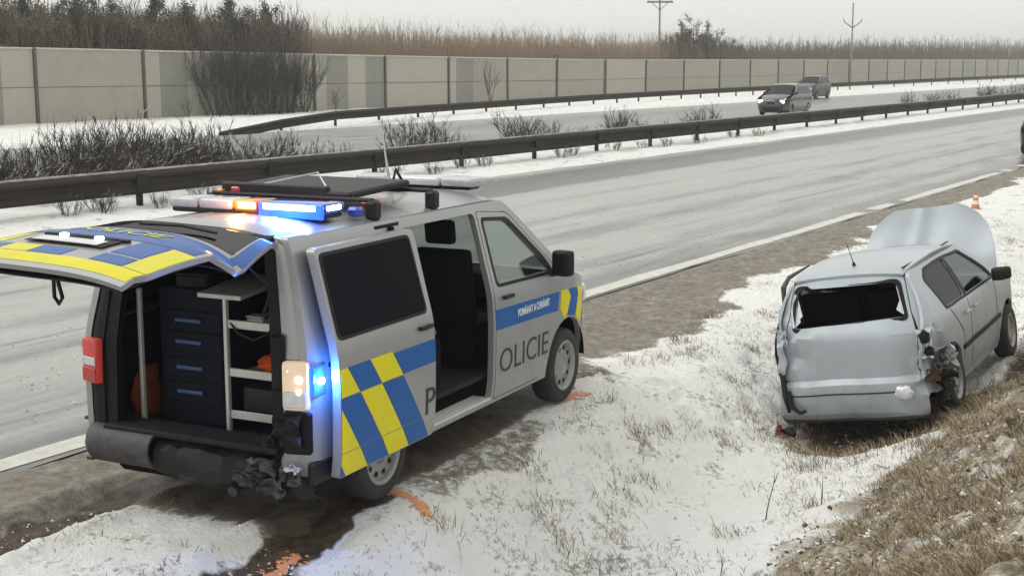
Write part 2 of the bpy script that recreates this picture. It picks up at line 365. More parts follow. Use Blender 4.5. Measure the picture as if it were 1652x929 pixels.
gy = axis([(-500, -60, 110), (-60, -6, 9), (-6, .4, .6), (.4, 8.8, .045), (8.8, 19, 2.0), (19, 28, .25), (28, 40, 2.5), (40, 57, .4), (57, 80, 4), (80, 3000, 240)])
GXX, GYY = np.meshgrid(gx, gy, indexing='ij')
GZZ = ground_h(GXX, GYY); nx, ny = GXX.shape
me = bpy.data.meshes.new('ground')
idx = np.arange(nx * ny).reshape(nx, ny)
qf = np.stack([idx[:-1, :-1], idx[1:, :-1], idx[1:, 1:], idx[:-1, 1:]], -1).reshape(-1, 4)
me.vertices.add(nx * ny); me.vertices.foreach_set('co', np.stack([GXX, GYY, GZZ], -1).ravel())
me.loops.add(qf.size); me.loops.foreach_set('vertex_index', qf.ravel())
me.polygons.add(len(qf)); me.polygons.foreach_set('loop_start', np.arange(0, qf.size, 4)); me.polygons.foreach_set('loop_total', np.full(len(qf), 4))
me.polygons.foreach_set('use_smooth', np.ones(len(qf), bool)); me.update()
vx, vy = van_xy(GXX, GYY)
dirt = sst(-.25, .35, GYY - slush_edge(GXX) + (fbm(GXX, GYY, .9, 4, 2) - .5) * 1.3) * sst(9.5, 8.4, GYY)
under = sst(.92, .7, np.abs(vy)) * sst(-1.15, -.75, vx) * sst(4.0, 3.4, vx)  # mud below the van, its weak contact shade put into the colour too
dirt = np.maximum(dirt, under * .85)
sill_dirt_shade = sst(.30, .10, np.abs(vy + 1.0 + (fbm(GXX, GYY, 2, 3, 1) - .5) * .4)) * sst(.1, .5, vx) * sst(2.9, 2.3, vx)
dirt = np.maximum(dirt, sill_dirt_shade * .55)  # dirt along the sill with the van's shadow painted in
rut_shade = np.zeros_like(dirt)
for c in (-.8, .8):
    d = np.abs(vy - c + .05 * np.sin(vx * 1.3) + (fbm(GXX, GYY, 3.5, 4, 1) - .5) * .34); rut_shade = np.maximum(rut_shade, sst(.24, .10, d) * sst(.3, 0, vx) * sst(8.5, 8.0, GYY))
soil = sst(1.0, .4, np.abs(GXX - 14.8) / 1.0) * sst(.34, .12, np.abs(GYY - 2.85))
gul = np.zeros_like(dirt)
for gy_, gx0, gx1 in ((2.42, 7.9, 10.2), (3.28, 7.2, 8.9), (2.0, 10.5, 12.2)):
    gul = np.maximum(gul, sst(.09, .03, np.abs(GYY - gy_ - .10 * np.sin(GXX * 2.3) - .06 * (GXX - 8.5)) + (fbm(GXX, GYY, 6, 3, 1) - .5) * .10) * sst(gx0, gx0 + .3, GXX) * sst(gx1, gx1 - .5, GXX) * .85)
wreck_shade = sst(1.3, .75, np.hypot((GXX - 13.4) / 1.35, (GYY - 3.85) / .85) + (fbm(GXX, GYY, 4, 3, 2) - .5) * .7)  # shade under the wreck painted onto the ground in mud colour
rut_shade = np.maximum(rut_shade, under * .5)
rut_shade = np.maximum(np.maximum(rut_shade, soil), np.maximum(gul, wreck_shade * .8))  # ruts, soil and gullies plus the painted shade under both vehicles
grass = sst(3.45, 2.85, GYY + (fbm(GXX, GYY, 1.1, 4, 4) - .5) * 1.1) * (1 - .8 * sst(.60, .70, fbm(GXX, GYY, .9, 4, 5)) * sst(1.9, 1.2, GYY - .02 * GXX))
far = sst(41, 44, GYY)
zc = np.stack([dirt, grass, rut_shade, np.ones_like(dirt)], -1).reshape(-1, 4)
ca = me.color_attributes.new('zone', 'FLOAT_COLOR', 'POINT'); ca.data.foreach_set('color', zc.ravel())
m, n, l = nodes_of('ground_mat')
out = n.new('ShaderNodeOutputMaterial'); p = n.new('ShaderNodeBsdfPrincipled'); l.new(p.outputs[0], out.inputs[0])
tc = n.new('ShaderNodeTexCoord'); at = n.new('ShaderNodeAttribute'); at.attribute_name = 'zone'; sp = n.new('ShaderNodeSeparateColor'); l.new(at.outputs['Color'], sp.inputs[0])
def NZ(scale, det=7, rough=.6, vec=None, dist=0):
    t = n.new('ShaderNodeTexNoise'); t.inputs['Scale'].default_value = scale; t.inputs['Detail'].default_value = det; t.inputs['Roughness'].default_value = rough; t.inputs['Distortion'].default_value = dist
    l.new(vec or tc.outputs['Object'], t.inputs['Vector']); return t.outputs[0]
def MR(s, a, b, c=0., d=1.):
    t = n.new('ShaderNodeMapRange'); t.inputs[1].default_value = a; t.inputs[2].default_value = b; t.inputs[3].default_value = c; t.inputs[4].default_value = d; l.new(s, t.inputs[0]); return t.outputs[0]
def MA(op, a, b):
    t = n.new('ShaderNodeMath'); t.operation = op
    for i, s in enumerate((a, b)):
        if isinstance(s, (int, float)): t.inputs[i].default_value = s
        else: l.new(s, t.inputs[i])
    return t.outputs[0]
def MX(f, a, b):
    t = n.new('ShaderNodeMix'); t.data_type = 'RGBA'
    if isinstance(f, (int, float)): t.inputs[0].default_value = f
    else: l.new(f, t.inputs[0])
    for i, s in ((6, a), (7, b)):
        if isinstance(s, tuple): t.inputs[i].default_value = (*s, 1)
        else: l.new(s, t.inputs[i])
    return t.outputs[2]
fine = NZ(11, 8, .68); mid = NZ(2.2, 6, .6); vfine = NZ(55, 4, .6)
snowc = MX(MR(mid, .3, .7), (.78, .78, .76), (.89, .89, .87))
fine2 = NZ(16, 8, .72)
speck = MR(MA('ADD', fine2, MA('MULTIPLY', mid, .9)), 1.02, 1.16)
snowc = MX(MA('MULTIPLY', speck, .85), snowc, (.23, .205, .165))
snowc = MX(MA('MULTIPLY', MR(MA('ADD', fine, MA('MULTIPLY', mid, .5)), .82, 1.0), .35), snowc, (.38, .355, .30))
dirtc = MX(MR(fine, .35, .65), (.10, .085, .063), (.26, .225, .175))
dirtc = MX(MA('MULTIPLY', MR(NZ(4, 8, .74), .50, .66), .55), dirtc, (.44, .41, .36))
tan = MX(MR(fine, .38, .62), (.12, .094, .062), (.44, .37, .27))
tan = MX(MA('MULTIPLY', MR(NZ(3.2, 8, .7), .52, .62), .8), tan, (.70, .69, .65))
tan = MX(MA('MULTIPLY', MR(NZ(2.1, 8, .7), .58, .66), .8), tan, (.055, .04, .028))
rut_shadec = MX(MR(fine, .35, .65), (.016, .013, .011), (.125, .082, .052))
fd = MR(MA('ADD', sp.outputs[0], MA('MULTIPLY', MA('SUBTRACT', fine, .5), 1.3)), .38, .62)
c = MX(fd, snowc, dirtc)
fg = MR(MA('ADD', sp.outputs[1], MA('MULTIPLY', MA('SUBTRACT', fine, .5), .9)), .35, .65)
c = MX(fg, c, tan)
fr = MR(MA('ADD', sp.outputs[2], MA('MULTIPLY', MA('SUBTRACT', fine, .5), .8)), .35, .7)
c = MX(fr, c, rut_shadec)
l.new(c, p.inputs['Base Color']); l.new(MR(fd, 0, 1, .8, .55), p.inputs['Roughness'])
b = n.new('ShaderNodeBump'); b.inputs['Strength'].default_value = .7; b.inputs['Distance'].default_value = .05
l.new(MA('ADD', fine, MA('MULTIPLY', vfine, .35)), b.inputs['Height']); l.new(b.outputs[0], p.inputs['Normal'])
me.materials.append(m)
ground = bpy.data.objects.new('ground', me); COL.objects.link(ground); tag(ground, 'snow covered verge, ditch and embankment with dry grass', kind='structure')

# ------------------------------------------------------------------ roads
def road_mat(name, yr, cover, base=(.055, .056, .054), slush=(.40, .405, .385)):
    """wet asphalt with wind-streaked slush; the covering depends on the lane (y)"""
    global n, l, tc
    m, n, l = nodes_of(name); out = n.new('ShaderNodeOutputMaterial'); p = n.new('ShaderNodeBsdfPrincipled'); l.new(p.outputs[0], out.inputs[0])
    tc = n.new('ShaderNodeTexCoord'); mp = n.new('ShaderNodeMapping'); mp.inputs['Scale'].default_value = (.05, 1.9, 1); l.new(tc.outputs['Object'], mp.inputs[0])
    mp2 = n.new('ShaderNodeMapping'); mp2.inputs['Scale'].default_value = (.22, 1.3, 1); l.new(tc.outputs['Object'], mp2.inputs[0])
    st = NZ(1.0, 6, .6, mp.outputs[0]); st2 = NZ(1.1, 8, .66, mp2.outputs[0], .6); fi = NZ(9, 6, .6)
    sx = n.new('ShaderNodeSeparateXYZ'); l.new(tc.outputs['Object'], sx.inputs[0])
    cr = n.new('ShaderNodeValToRGB'); l.new(MR(sx.outputs[1], yr[0], yr[1]), cr.inputs[0])
    el = cr.color_ramp.elements
    while len(el) < len(cover): el.new(.5)
    for e, (pos, v) in zip(el, cover): e.position = (pos - yr[0]) / (yr[1] - yr[0]); e.color = (v, v, v, 1)
    cov = MA('ADD', cr.outputs[0], MA('ADD', MA('MULTIPLY', MA('SUBTRACT', st, .5), .4), MA('MULTIPLY', MA('SUBTRACT', st2, .5), 1.6)))
    mp3 = n.new('ShaderNodeMapping'); mp3.inputs['Scale'].default_value = (.07, 2.6, 1); mp3.inputs['Rotation'].default_value = (0, 0, R(1.5)); l.new(tc.outputs['Object'], mp3.inputs[0])
    lines = MR(NZ(1.0, 4, .55, mp3.outputs[0], .4), .60, .68); cov = MA('SUBTRACT', cov, MA('MULTIPLY', lines, .45))
    f = MR(cov, .15, .8)
    wet = MX(MR(fi, .35, .65), tuple(v * .8 for v in base), tuple(v * 1.5 for v in base))
    sl = MX(MR(fi, .3, .7), tuple(v * .9 for v in slush), tuple(v * 1.1 for v in slush))
    sl = MX(MR(cov, .9, 1.5), sl, (.45, .45, .43))
    l.new(MX(f, wet, sl), p.inputs['Base Color']); l.new(MR(f, 0, 1, .28, .42), p.inputs['Roughness'])
    b = n.new('ShaderNodeBump'); b.inputs['Strength'].default_value = .35; b.inputs['Distance'].default_value = .02
    l.new(MA('ADD', MA('MULTIPLY', f, .6), MA('MULTIPLY', fi, .3)), b.inputs['Height']); l.new(b.outputs[0], p.inputs['Normal'])
    MATS[name] = m
def road_sheet(name, y0, y1, mat, label, z=.0, wob=.0):
    xs = list(np.arange(-60, 70, .6)) + list(np.arange(70, 1400, 25.)); V, F = [], []
    for x in xs:
        w = lambda k: (float(fbm(np.array([x]), np.array([k]), .8, 3, k)[0]) - .5) * wob
        V += [(x, y0 + w(1), z), (x, y1 + w(2), z)]
    for i in range(len(xs) - 1): F.append((2 * i, 2 * i + 2, 2 * i + 3, 2 * i + 1))
    return tag(mk(name, (V, F), mat), label, kind='structure')
road_mat('road_near', (8, 20), [(8.2, .2), (8.9, .3), (9.5, .75), (10.0, .5), (10.5, .8), (11.2, .85), (11.8, .40), (12.2, .8), (12.9, .95), (13.2, .5), (13.6, .9), (14.6, 1.0), (15.1, .6), (15.5, 1.0), (16.5, .85), (17.1, .1), (18.9, .12), (19.6, .85)], slush=(.36, .365, .345))
road_mat('road_far', (26, 42), [(26.5, .9), (28, .55), (30, .35), (33, .5), (36, .35), (39, .6), (41, 1.0)], slush=(.36, .36, .345))
road = road_sheet('road', 8.36, 19.7, 'road_near', 'grey slushy motorway carriageway with wet dark streaks', 0, .35)
road_sheet('far_road', 26.9, 40.6, 'road_far', 'opposite motorway carriageway with thin grey snow', 0, .3)
xs = np.arange(-40, 300, .7); V, F = [], []                            # painted edge line, its borders eaten by slush
for x in xs:
    a, b2 = [float(fbm(np.array([x]), np.array([3. + k]), 1.2, 3, k)[0]) - .5 for k in (0, 1)]
    V += [(x, LINE_Y - .13 + a * .12, .005), (x, LINE_Y + .13 + b2 * .12, .005)]
F = [(2 * i, 2 * i + 2, 2 * i + 3, 2 * i + 1) for i in range(len(xs) - 1) if rngN.rand() > .10 or not 24 < xs[i] < 60]
mk('edge_line', (V, F), 'edge_paint', road)

# ------------------------------------------------------------------ noise barrier
rnd = random.Random(11)
wall = empty('noise_barrier', (38, WALL_Y, 0)); tag(wall, 'long beige concrete noise barrier with steel posts beyond the far carriageway', 'wall')
posts = [31.0, 38.1, 45.0, 52.0, 59.0, 65.9, 73.1, 80.5, 88.3, 95.7, 103.9, 111.6, 119.7, 128.1]
while posts[-1] < 460: posts.append(posts[-1] + 8.0)
wall_top = lambda x: float(np.interp(x, [31, 45, 66, 88, 104, 130, 270, 470], [3.72, 3.66, 3.45, 3.26, 3.15, 3.2, 3.35, 3.6]))
for i in range(len(posts) - 1):
    a, b2 = posts[i], posts[i + 1]; h0, h1 = wall_top(a), wall_top(b2); L = b2 - a
    segs = [(0, 1, rnd.choice([0, 1, 3]))]
    if a in (52.0, 65.9) or (i % 5 == 3 and a > 140): segs = [(0, .16, 3), (.16, .46, 2), (.46, .72, 3), (.72, 1, 2 if a > 60 else 0)]
    if a == 38.1: segs = [(0, .72, 2), (.72, 1, 3)]
    if a == 80.5: segs = [(0, .12, 3), (.12, .40, 2), (.40, 1, 0)]
    if a > 104: segs = [(0, 1, 1 if i % 2 else 0)]
    for s0, s1, mi in segs:
        for lo, hi in ((0, .487), (.487, .985)):
            x0, x1 = a + .10 + s0 * (L - .2), a + .10 + s1 * (L - .2) - (.012 if s1 < 1 else 0)
            ha, hb = h0 + (h1 - h0) * s0, h0 + (h1 - h0) * s1; dy = rnd.uniform(-.012, .012)
            vf = box(0, 1, 0, .14, 0, 1, 0)
            vf = ([((x0 + (x1 - x0) * v[0]) - 38, v[1] - .07 + dy, (lo + (hi - lo) * v[2]) * (ha + (hb - ha) * v[0])) for v in vf[0]], vf[1])
            o = mk('panel', vf, 'wall_panel_a', wall); o.data.materials[0] = WALLM[mi]
    vf = box(a - 38 + .02, b2 - 38 - .02, -.13, .13, 0, .10, .02); vf = ([(v[0], v[1], v[2] + .985 * (h0 + (h1 - h0) * (v[0] + 38 - a) / L)) for v in vf[0]], vf[1])
    mk('coping', vf, 'wall_cap', wall)
    vf = box(a - 38 + .1, b2 - 38 - .1, -.088, -.06, -.015, .015, 0); vf = ([(v[0], v[1], v[2] + .487 * (h0 + (h1 - h0) * (v[0] + 38 - a) / L)) for v in vf[0]], vf[1])
    mk('joint_strip', vf, 'wall_post', wall)
    ln = rnd.uniform(-.025, .025) + (.07 if a in (95.7, 111.6) else 0); wd = .09 if a != 103.9 else .17
    extra = .38 if a == 95.7 else .04
    vf = join(box(-wd, wd, -.16, -.12, -.3, h0 + extra, .004), box(-.02, .02, -.12, .12, -.3, h0, .004), box(-wd, wd, .12, .16, -.3, h0 + extra, .004))
    vf = ([(v[0] + ln * v[2] / 3, v[1], v[2]) for v in vf[0]], vf[1])
    mk('post', vf, 'wall_post', wall, loc=(a - 38, 0, 0))

# ------------------------------------------------------------------ guard rails
def wbeam(p0, p1, z, side, k=1.):
    prof = [(.0, -.155), (.035, -.14), (.08, -.105), (.08, -.07), (.02, -.03), (.02, .03), (.08, .07), (.08, .105), (.035, .14), (.0, .155), (-.012, .152), (-.012, -.152)]
    prof = [(u * (1 + (k - 1) * .5), w * k) for u, w in prof]
    V, F = [], []; k = len(prof); d = Vector((p1[0] - p0[0], p1[1] - p0[1], 0)).normalized(); nn = Vector((d.y, -d.x, 0)) * side
    for i, q in enumerate((p0, p1)):
        for u, w in prof: V.append((q[0] + nn.x * (u + .06), q[1] + nn.y * (u + .06), (z[i] if hasattr(z, '__len__') else z) + w))
    for j in range(k): F.append((j, (j + 1) % k, k + (j + 1) % k, k + j))
    F += [tuple(range(k)), tuple(range(k, 2 * k))[::-1]]
    return V, F
mr_ = empty('median_guardrail', (0, RAIL_Y, 0)); tag(mr_, 'dark steel guardrail along the central median with snow on its top', 'guardrail')
X0 = -8
SP = 4.0
proto_post = None
for i in range(62):
    x = X0 + SP * i
    gz = .0
    for side in (1, -1):
        mk('rail', wbeam((x, .0 if side == 1 else .0), (x + SP - .006, 0), .555 + .012 * math.sin(i * 1.7), side, 1.55), 'rail_steel', mr_, 40)
    mk('cap_strip', box(x, x + SP - .008, -.085, .085, .765, .815, .02), 'rail_cap', mr_)
    if x < 120: mk('splice_plate', box(x - .16, x + .16, -.185, -.175, .36, .75, .002), 'post_steel', mr_)
    if proto_post is None: proto_post = mk('post', join(box(-.06, .06, -.05, .05, -.3, .72, .008), box(-.05, .05, -.07, .07, .5, .7, .006)), 'post_steel', mr_, loc=(x + .05, 0, 0))
    else:
        c = proto_post.copy(); COL.objects.link(c); c.location = (x + .05, 0, 0)
FR = [(36, 40.1, .25), (42, 40.4, .16), (48, 40.7, .70), (50, 40.8, .75), (60, 42.1, .78), (70, 43.3, .8), (80, 44.4, .82), (90, 45.2, .84), (110, 46, .86), (140, 46.6, .9), (200, 46.8, 1.0), (300, 46.8, 1.1)]
fr_ = empty('roadside_guardrail', (36, 40.1, 0)); tag(fr_, 'thin dark guardrail on the far roadside in front of the noise barrier', 'guardrail')
fx = [q[0] for q in FR]; x = 42.
while x < 300:
    x2 = x + (4 if x < 140 else 8)
    y0, y1 = np.interp([x, x2], fx, [q[1] for q in FR]); z0, z1 = np.interp([x, x2], fx, [q[2] for q in FR])
    mk('rail', wbeam((x - 36, y0 - 40.1), (x2 - 36, y1 - 40.1), (z0 - .18, z1 - .18), 1, 1.3), 'rail_steel', fr_, 40)
    g = float(ground_h(np.array([x]), np.array([y0]))[0])
    mk('post', box(-.05, .05, -.02, .08, g - .2, z0 - .02, .006), 'post_steel', fr_, loc=(x - 36, y0 - 40.1, 0))
    x = x2

# ------------------------------------------------------------------ plants
def px_ray(u, v):
    f = 2206.; pt, yw = R(PITCH), R(YAW)
    fw = Vector((math.cos(yw) * math.cos(pt), math.sin(yw) * math.cos(pt), -math.sin(pt))); r = Vector((math.sin(yw), -math.cos(yw), 0)); up = r.cross(fw)
    return fw + r * ((u - 826) / f) - up * ((v - 464.5) / f)
def at_y(u, Y):
    """ground point on the line y = Y seen in photo column u"""
    d = px_ray(u, 100); t = Y / d.y; return t * d.x, Y
def gh(x, y): return float(ground_h(np.array([x]), np.array([y]))[0])
def twig(rn, p, d, L, r, lev, parts, n=3, wob=.25, up=.15, kids=4, kidlen=.55, fan=.7):
    seg = 4 if lev > 0 else 3; pts = [p.copy()]; dd = d.normalized(); q = p.copy()
    for i in range(seg):
        dd = (dd + Vector((rn.uniform(-1, 1), rn.uniform(-1, 1), rn.uniform(-1, 1))) * wob + Vector((0, 0, up))).normalized()
        q = q + dd * (L / seg); pts.append(q.copy())
    parts.append(tube(pts, [r * (1 - .75 * i / seg) for i in range(seg + 1)], n, False))
    if lev > 0:
        for k in range(kids):
            t = rn.uniform(.25, 1.0) * seg; i = min(int(t), seg - 1); b = pts[i].lerp(pts[i + 1], t - i)
            dv = (pts[i + 1] - pts[i]).normalized() + Vector((rn.uniform(-1, 1), rn.uniform(-1, 1), rn.uniform(-.5, 1))) * fan
            twig(rn, b, dv, L * kidlen * rn.uniform(.6, 1.15), r * .55, lev - 1, parts, 3, wob, up, kids, kidlen, fan)
def shrub(seed, h, spread, stems, lev=2, kids=4, r=.018, fan=.75, base=.25):
    rn = random.Random(seed); parts = []
    for s in range(stems):
        a = rn.uniform(0, 2 * math.pi); q = Vector((math.cos(a), math.sin(a), 0)) * rn.uniform(0, base)
        twig(rn, q - Vector((0, 0, .05)), Vector((math.cos(a) * spread * rn.uniform(.2, 1), math.sin(a) * spread * rn.uniform(.2, 1), 1)), h * rn.uniform(.6, 1.0), r * rn.uniform(.7, 1.2), lev, parts, 3, .22, .12, kids, .5, fan)
    return join(*parts)
def leaves(rn, pts, size, out=1):
    V, F = [], []
    for p in pts:
        a = Vector((rn.gauss(0, 1), rn.gauss(0, 1), rn.gauss(0, 1))).normalized() * size * rn.uniform(.6, 1.4); b = a.orthogonal().normalized() * size * rn.uniform(.4, .8)
        k = len(V); V += [tuple(p - a), tuple(p + b), tuple(p + a), tuple(p - b)]; F.append((k, k + 1, k + 2, k + 3))
    return V, F
# low bare bushes in the median
mvar = [shrub(21, 1.40, .8, 26, 2, 5, .022), shrub(22, 1.15, 1.1, 24, 2, 5, .02), shrub(23, 1.0, .8, 18, 2, 5, .018), shrub(24, .75, 1.0, 14, 2, 5, .015)]
mmesh = []
for k, (v, f) in enumerate(mvar):
    o = mk('branches', (v, f), 'twig_snow'); mmesh.append(o.data); bpy.data.objects.remove(o)
rn = random.Random(3)
def plant(name, mesh, x, y, label, group, s=1, rz=None, z=None, cat='bush', part='branches', zs=(.70, .92)):
    e = empty(name, (x, y, gh(x, y) - .03 if z is None else z), (0, 0, rn.uniform(0, 6.28) if rz is None else rz)); e.scale = (s, s, s * rn.uniform(*zs))
    tag(e, label, cat, group); mk(part, mesh, None, e); return e
ML = 'bare snow-dusted bush in the central median behind the guardrail'; MG = 'bare bushes along the central median'
for u, Y, k, s in [(-30, 24.2, 0, 1.0), (100, 25.0, 0, 1.15), (142, 23.9, 1, 1.1), (175, 25.2, 0, 1.1), (206, 24.2, 0, 1.05), (238, 25.1, 1, 1.15), (268, 24.3, 0, 1.1), (300, 25.0, 1, 1.1), (332, 24.3, 0, 1.0), (20, 24.8, 0, .9), (445, 25.0, 2, 1.2), (8, 23.6, 1, 1.05), (45, 25.4, 3, 1.1), (92, 23.8, 0, .95), (125, 24.6, 0, 1.1), (160, 23.6, 1, 1.1), (190, 24.8, 0, 1.15), (222, 23.8, 1, 1.05), (252, 24.7, 0, 1.1), (285, 23.8, 0, 1.0), (318, 24.6, 0, 1.08), (345, 23.9, 1, 1.0),
                   (402, 24.4, 2, 1.1), (430, 23.8, 2, 1.15), (458, 24.5, 2, 1.1), (482, 24.1, 3, 1.1), (535, 24, 3, 1.0), (655, 23.9, 1, 1.2), (672, 24.8, 2, 1.3), (700, 24.2, 2, 1.1), (724, 24.6, 3, 1.1), (835, 24.4, 1, 1.1), (856, 24.0, 2, 1.2), (880, 24.6, 3, 1.2), (900, 24.2, 3, 1.1), (955, 24.4, 3, 1.0),
                   (995, 24.0, 0, .85), (1015, 24.3, 2, 1.1), (1060, 24.4, 3, 1.0), (1118, 24.2, 2, 1.0), (1140, 24.4, 2, 1.05), (1470, 24.3, 2, 1.1), (1515, 24.2, 1, 1.1), (1540, 24.4, 2, 1.2), (1592, 24.2, 0, 1.0), (1610, 24.3, 1, 1.1), (1640, 24.4, 2, 1.2), (1665, 24.4, 1, 1.2)]:
    x, y = at_y(u, Y); plant('median_bush', mmesh[k], x, y, ['tall ', 'wide spreading ', 'knee-high ', 'low sparse '][k] + ML, MG, s)
SL = 'small dry weed clump poking from snow under the median guardrail'; SG = 'weed clumps under the median guardrail'
for u in (90, 150, 165, 250, 330, 600, 640, 700, 745, 790, 900, 930, 985, 1040, 1075, 1130, 1180, 1230):
    x, y = at_y(u + rn.uniform(-8, 8), RAIL_Y - rn.uniform(.15, .7)); plant('weed_clump', mmesh[3], x, y, SL, SG, rn.uniform(.5, .75), cat='weed')
# shrubs against the noise barrier
big = shrub(41, 3.3, .5, 30, 2, 5, .03, .55, .9)
bo = mk('branches', big, 'twig_dark'); bmsh = bo.data; bpy.data.objects.remove(bo)
for u, s in ((352, .98), (378, 1.04), (408, 1.05), (438, 1.05), (465, .98), (484, .85)):
    x, y = at_y(u, 54.2); plant('tall_shrub', bmsh, x, y, 'tall dark bare shrub in the dense clump against the noise barrier', 'dense clump of shrubs at the noise barrier', s * 1.05, zs=(.95, 1.08))
thin = mk('branches', shrub(44, 2.7, .12, 6, 2, 5, .025, .6, .1), 'twig_dark'); tm = thin.data; bpy.data.objects.remove(thin)
x, y = at_y(791, 54.4); plant('slim_shrub', tm, x, y, 'slim upright dark shrub standing alone before a barrier panel', None, 1.0, zs=(1, 1))
for u, s, lb in ((540, .55, 'low brown weed against the barrier right of the dense shrub clump'), (300, .5, 'low brown weed against the barrier left of the dense shrub clump')):
    x, y = at_y(u, 54.5); plant('barrier_weed', tm, x, y, lb, None, s, cat='weed')
# trees behind the barrier
def tree_parts(seed, h, spread, leafn, leafsize):
    rn2 = random.Random(seed); trunk = []; cr = []
    tp = [Vector((0, 0, -.2)), Vector((.05, 0, h * .25)), Vector((-.04, .06, h * .5)), Vector((.05, .03, h * .75)), Vector((0, 0, h * .97))]
    trunk.append(tube(tp, [.11, .09, .065, .04, .012], 6))
    for k in range(26):
        t = rn2.uniform(.22, .95); z = h * t; a = rn2.uniform(0, 6.28); L = spread * (1.1 - t * .75) * rn2.uniform(.7, 1.15)
        twig(rn2, Vector((0, 0, z)), Vector((math.cos(a), math.sin(a), rn2.uniform(.3, .9))), L, .028, 2, cr, 3, .2, .18, 5, .5, .7)
    pts = [Vector(v) for part in cr for v in part[0][-3:]]
    lf = leaves(rn2, [rn2.choice(pts) + Vector((rn2.gauss(0, .12), rn2.gauss(0, .12), rn2.gauss(0, .12))) for _ in range(leafn)], leafsize)
    return join(*trunk), join(*cr), lf
tvars = []
for sd_, h, spd, ln_, ls, m1, m2 in ((61, 5.8, 1.9, 3200, .06, 'twig_brown', 'leaf_dark'), (62, 6.4, 1.6, 2400, .06, 'twig_dark', 'leaf_dark'), (63, 5.2, 2.1, 3600, .065, 'twig_brown', 'dry_leaf')):
    a, b2, c = tree_parts(sd_, h, spd, ln_, ls); ms = []
    for nm, vf, mt in (('trunk', a, 'tree_bark'), ('crown', b2, m1), ('leaf_cover', c, m2)):
        o = mk(nm, vf, mt); ms.append(o.data); bpy.data.objects.remove(o)
    tvars.append(ms)
TL = 'dense dark bare tree in the row rising behind the barrier on the shrub clump side'; TG = 'trees behind the noise barrier'
def tree(k, x, y, s, label, group):
    e = empty('bare_tree', (x, y, -.05), (0, 0, rn.uniform(0, 6.28))); e.scale = (s, s, s); tag(e, label, 'tree', group)
    mk('trunk', tvars[k][0], None, e); cr = mk('crown', tvars[k][1], None, e); mk('leaf_cover', tvars[k][2], None, cr)
u = -40
i = 0
while u < 492:
    x, y = at_y(u, 58.5 + (i % 3) * 2.6); tree([0, 2, 1, 0, 2][i % 5], x, y, rn.uniform(.95, 1.13) * (1.0 if u < 450 else .86), TL, TG); u += 13; i += 1
for u, s in ((1075, .95), (1098, 1.12), (1118, 1.2), (1140, 1.1), (1160, 1.0), (1185, .92)):
    x, y = at_y(u, 60 + rn.uniform(0, 3)); tree((0, 2)[int(u) % 2], x, y, s * 1.05, 'dark leafless tree in the small clump beside the near utility pole', 'clump of trees by the utility pole')
# far thicket of thin saplings: one mass
def thicket(name, u0, u1, ya, yb, hf, nst, mat, seed, label, rad=.022):
    rn2 = np.random.RandomState(seed); V, F = [], []
    for i in range(nst):
        u = rn2.uniform(u0, u1); Y = rn2.uniform(ya, yb); x, y = at_y(u, Y); h = hf(u) * rn2.choice([.72, .85, .92, 1.0, 1.12], p=[.3, .3, .2, .15, .05]) * rn2.uniform(.9, 1.06)
        lx, ly = rn2.normal(0, .10, 2) * h * .5; r = rad * rn2.uniform(.7, 1.4) * (1 + x / 260)
        def sp(ax, ay, az, bx, by, bz, r0):
            k = len(V); V.extend([(ax - r0, ay, az), (ax + r0, ay - r0, az), (ax, ay + r0, az), (bx, by, bz)]); F.extend([(k, k + 1, k + 3), (k + 1, k + 2, k + 3), (k + 2, k, k + 3)])
        sp(x, y, 1.8, x + lx, y + ly, h, r)
        for q in range(5):
            t = rn2.uniform(.35, .92); bz = 1.8 + (h - 1.8) * t; dx, dy = rn2.normal(0, .28, 2)
            sp(x + lx * t, y + ly * t, bz, x + lx * t + dx, y + ly * t + dy, bz + rn2.uniform(.3, .95), r * .55)
    return tag(mk(name, (V, F), mat), label, kind='stuff')
thicket('sapling_thicket', 478, 1075, 57.5, 68, lambda u: 5.5 - .0002 * (u - 480), 6500, 'twig_tan', 71, 'pale brown thicket of thin bare saplings rising behind the noise barrier', .014)
thicket('distant_hedge', 1060, 1700, 58, 74, lambda u: np.interp(u, [1060, 1200, 1400, 1652, 1700], [5.6, 5.3, 6.2, 7.6, 8.5]), 6000, 'twig_brown', 72, 'distant brown hedge above the far end of the noise barrier', .02)
thicket('tree_undergrowth', -60, 500, 57.2, 66, lambda u: 5.6, 3000, 'twig_brown', 73, 'brown undergrowth among the trees behind the noise barrier')
thicket('tree_backdrop', -60, 492, 62, 72, lambda u: 6.4, 4500, 'twig_dark', 74, 'dark leafless wood standing behind the row of trees')
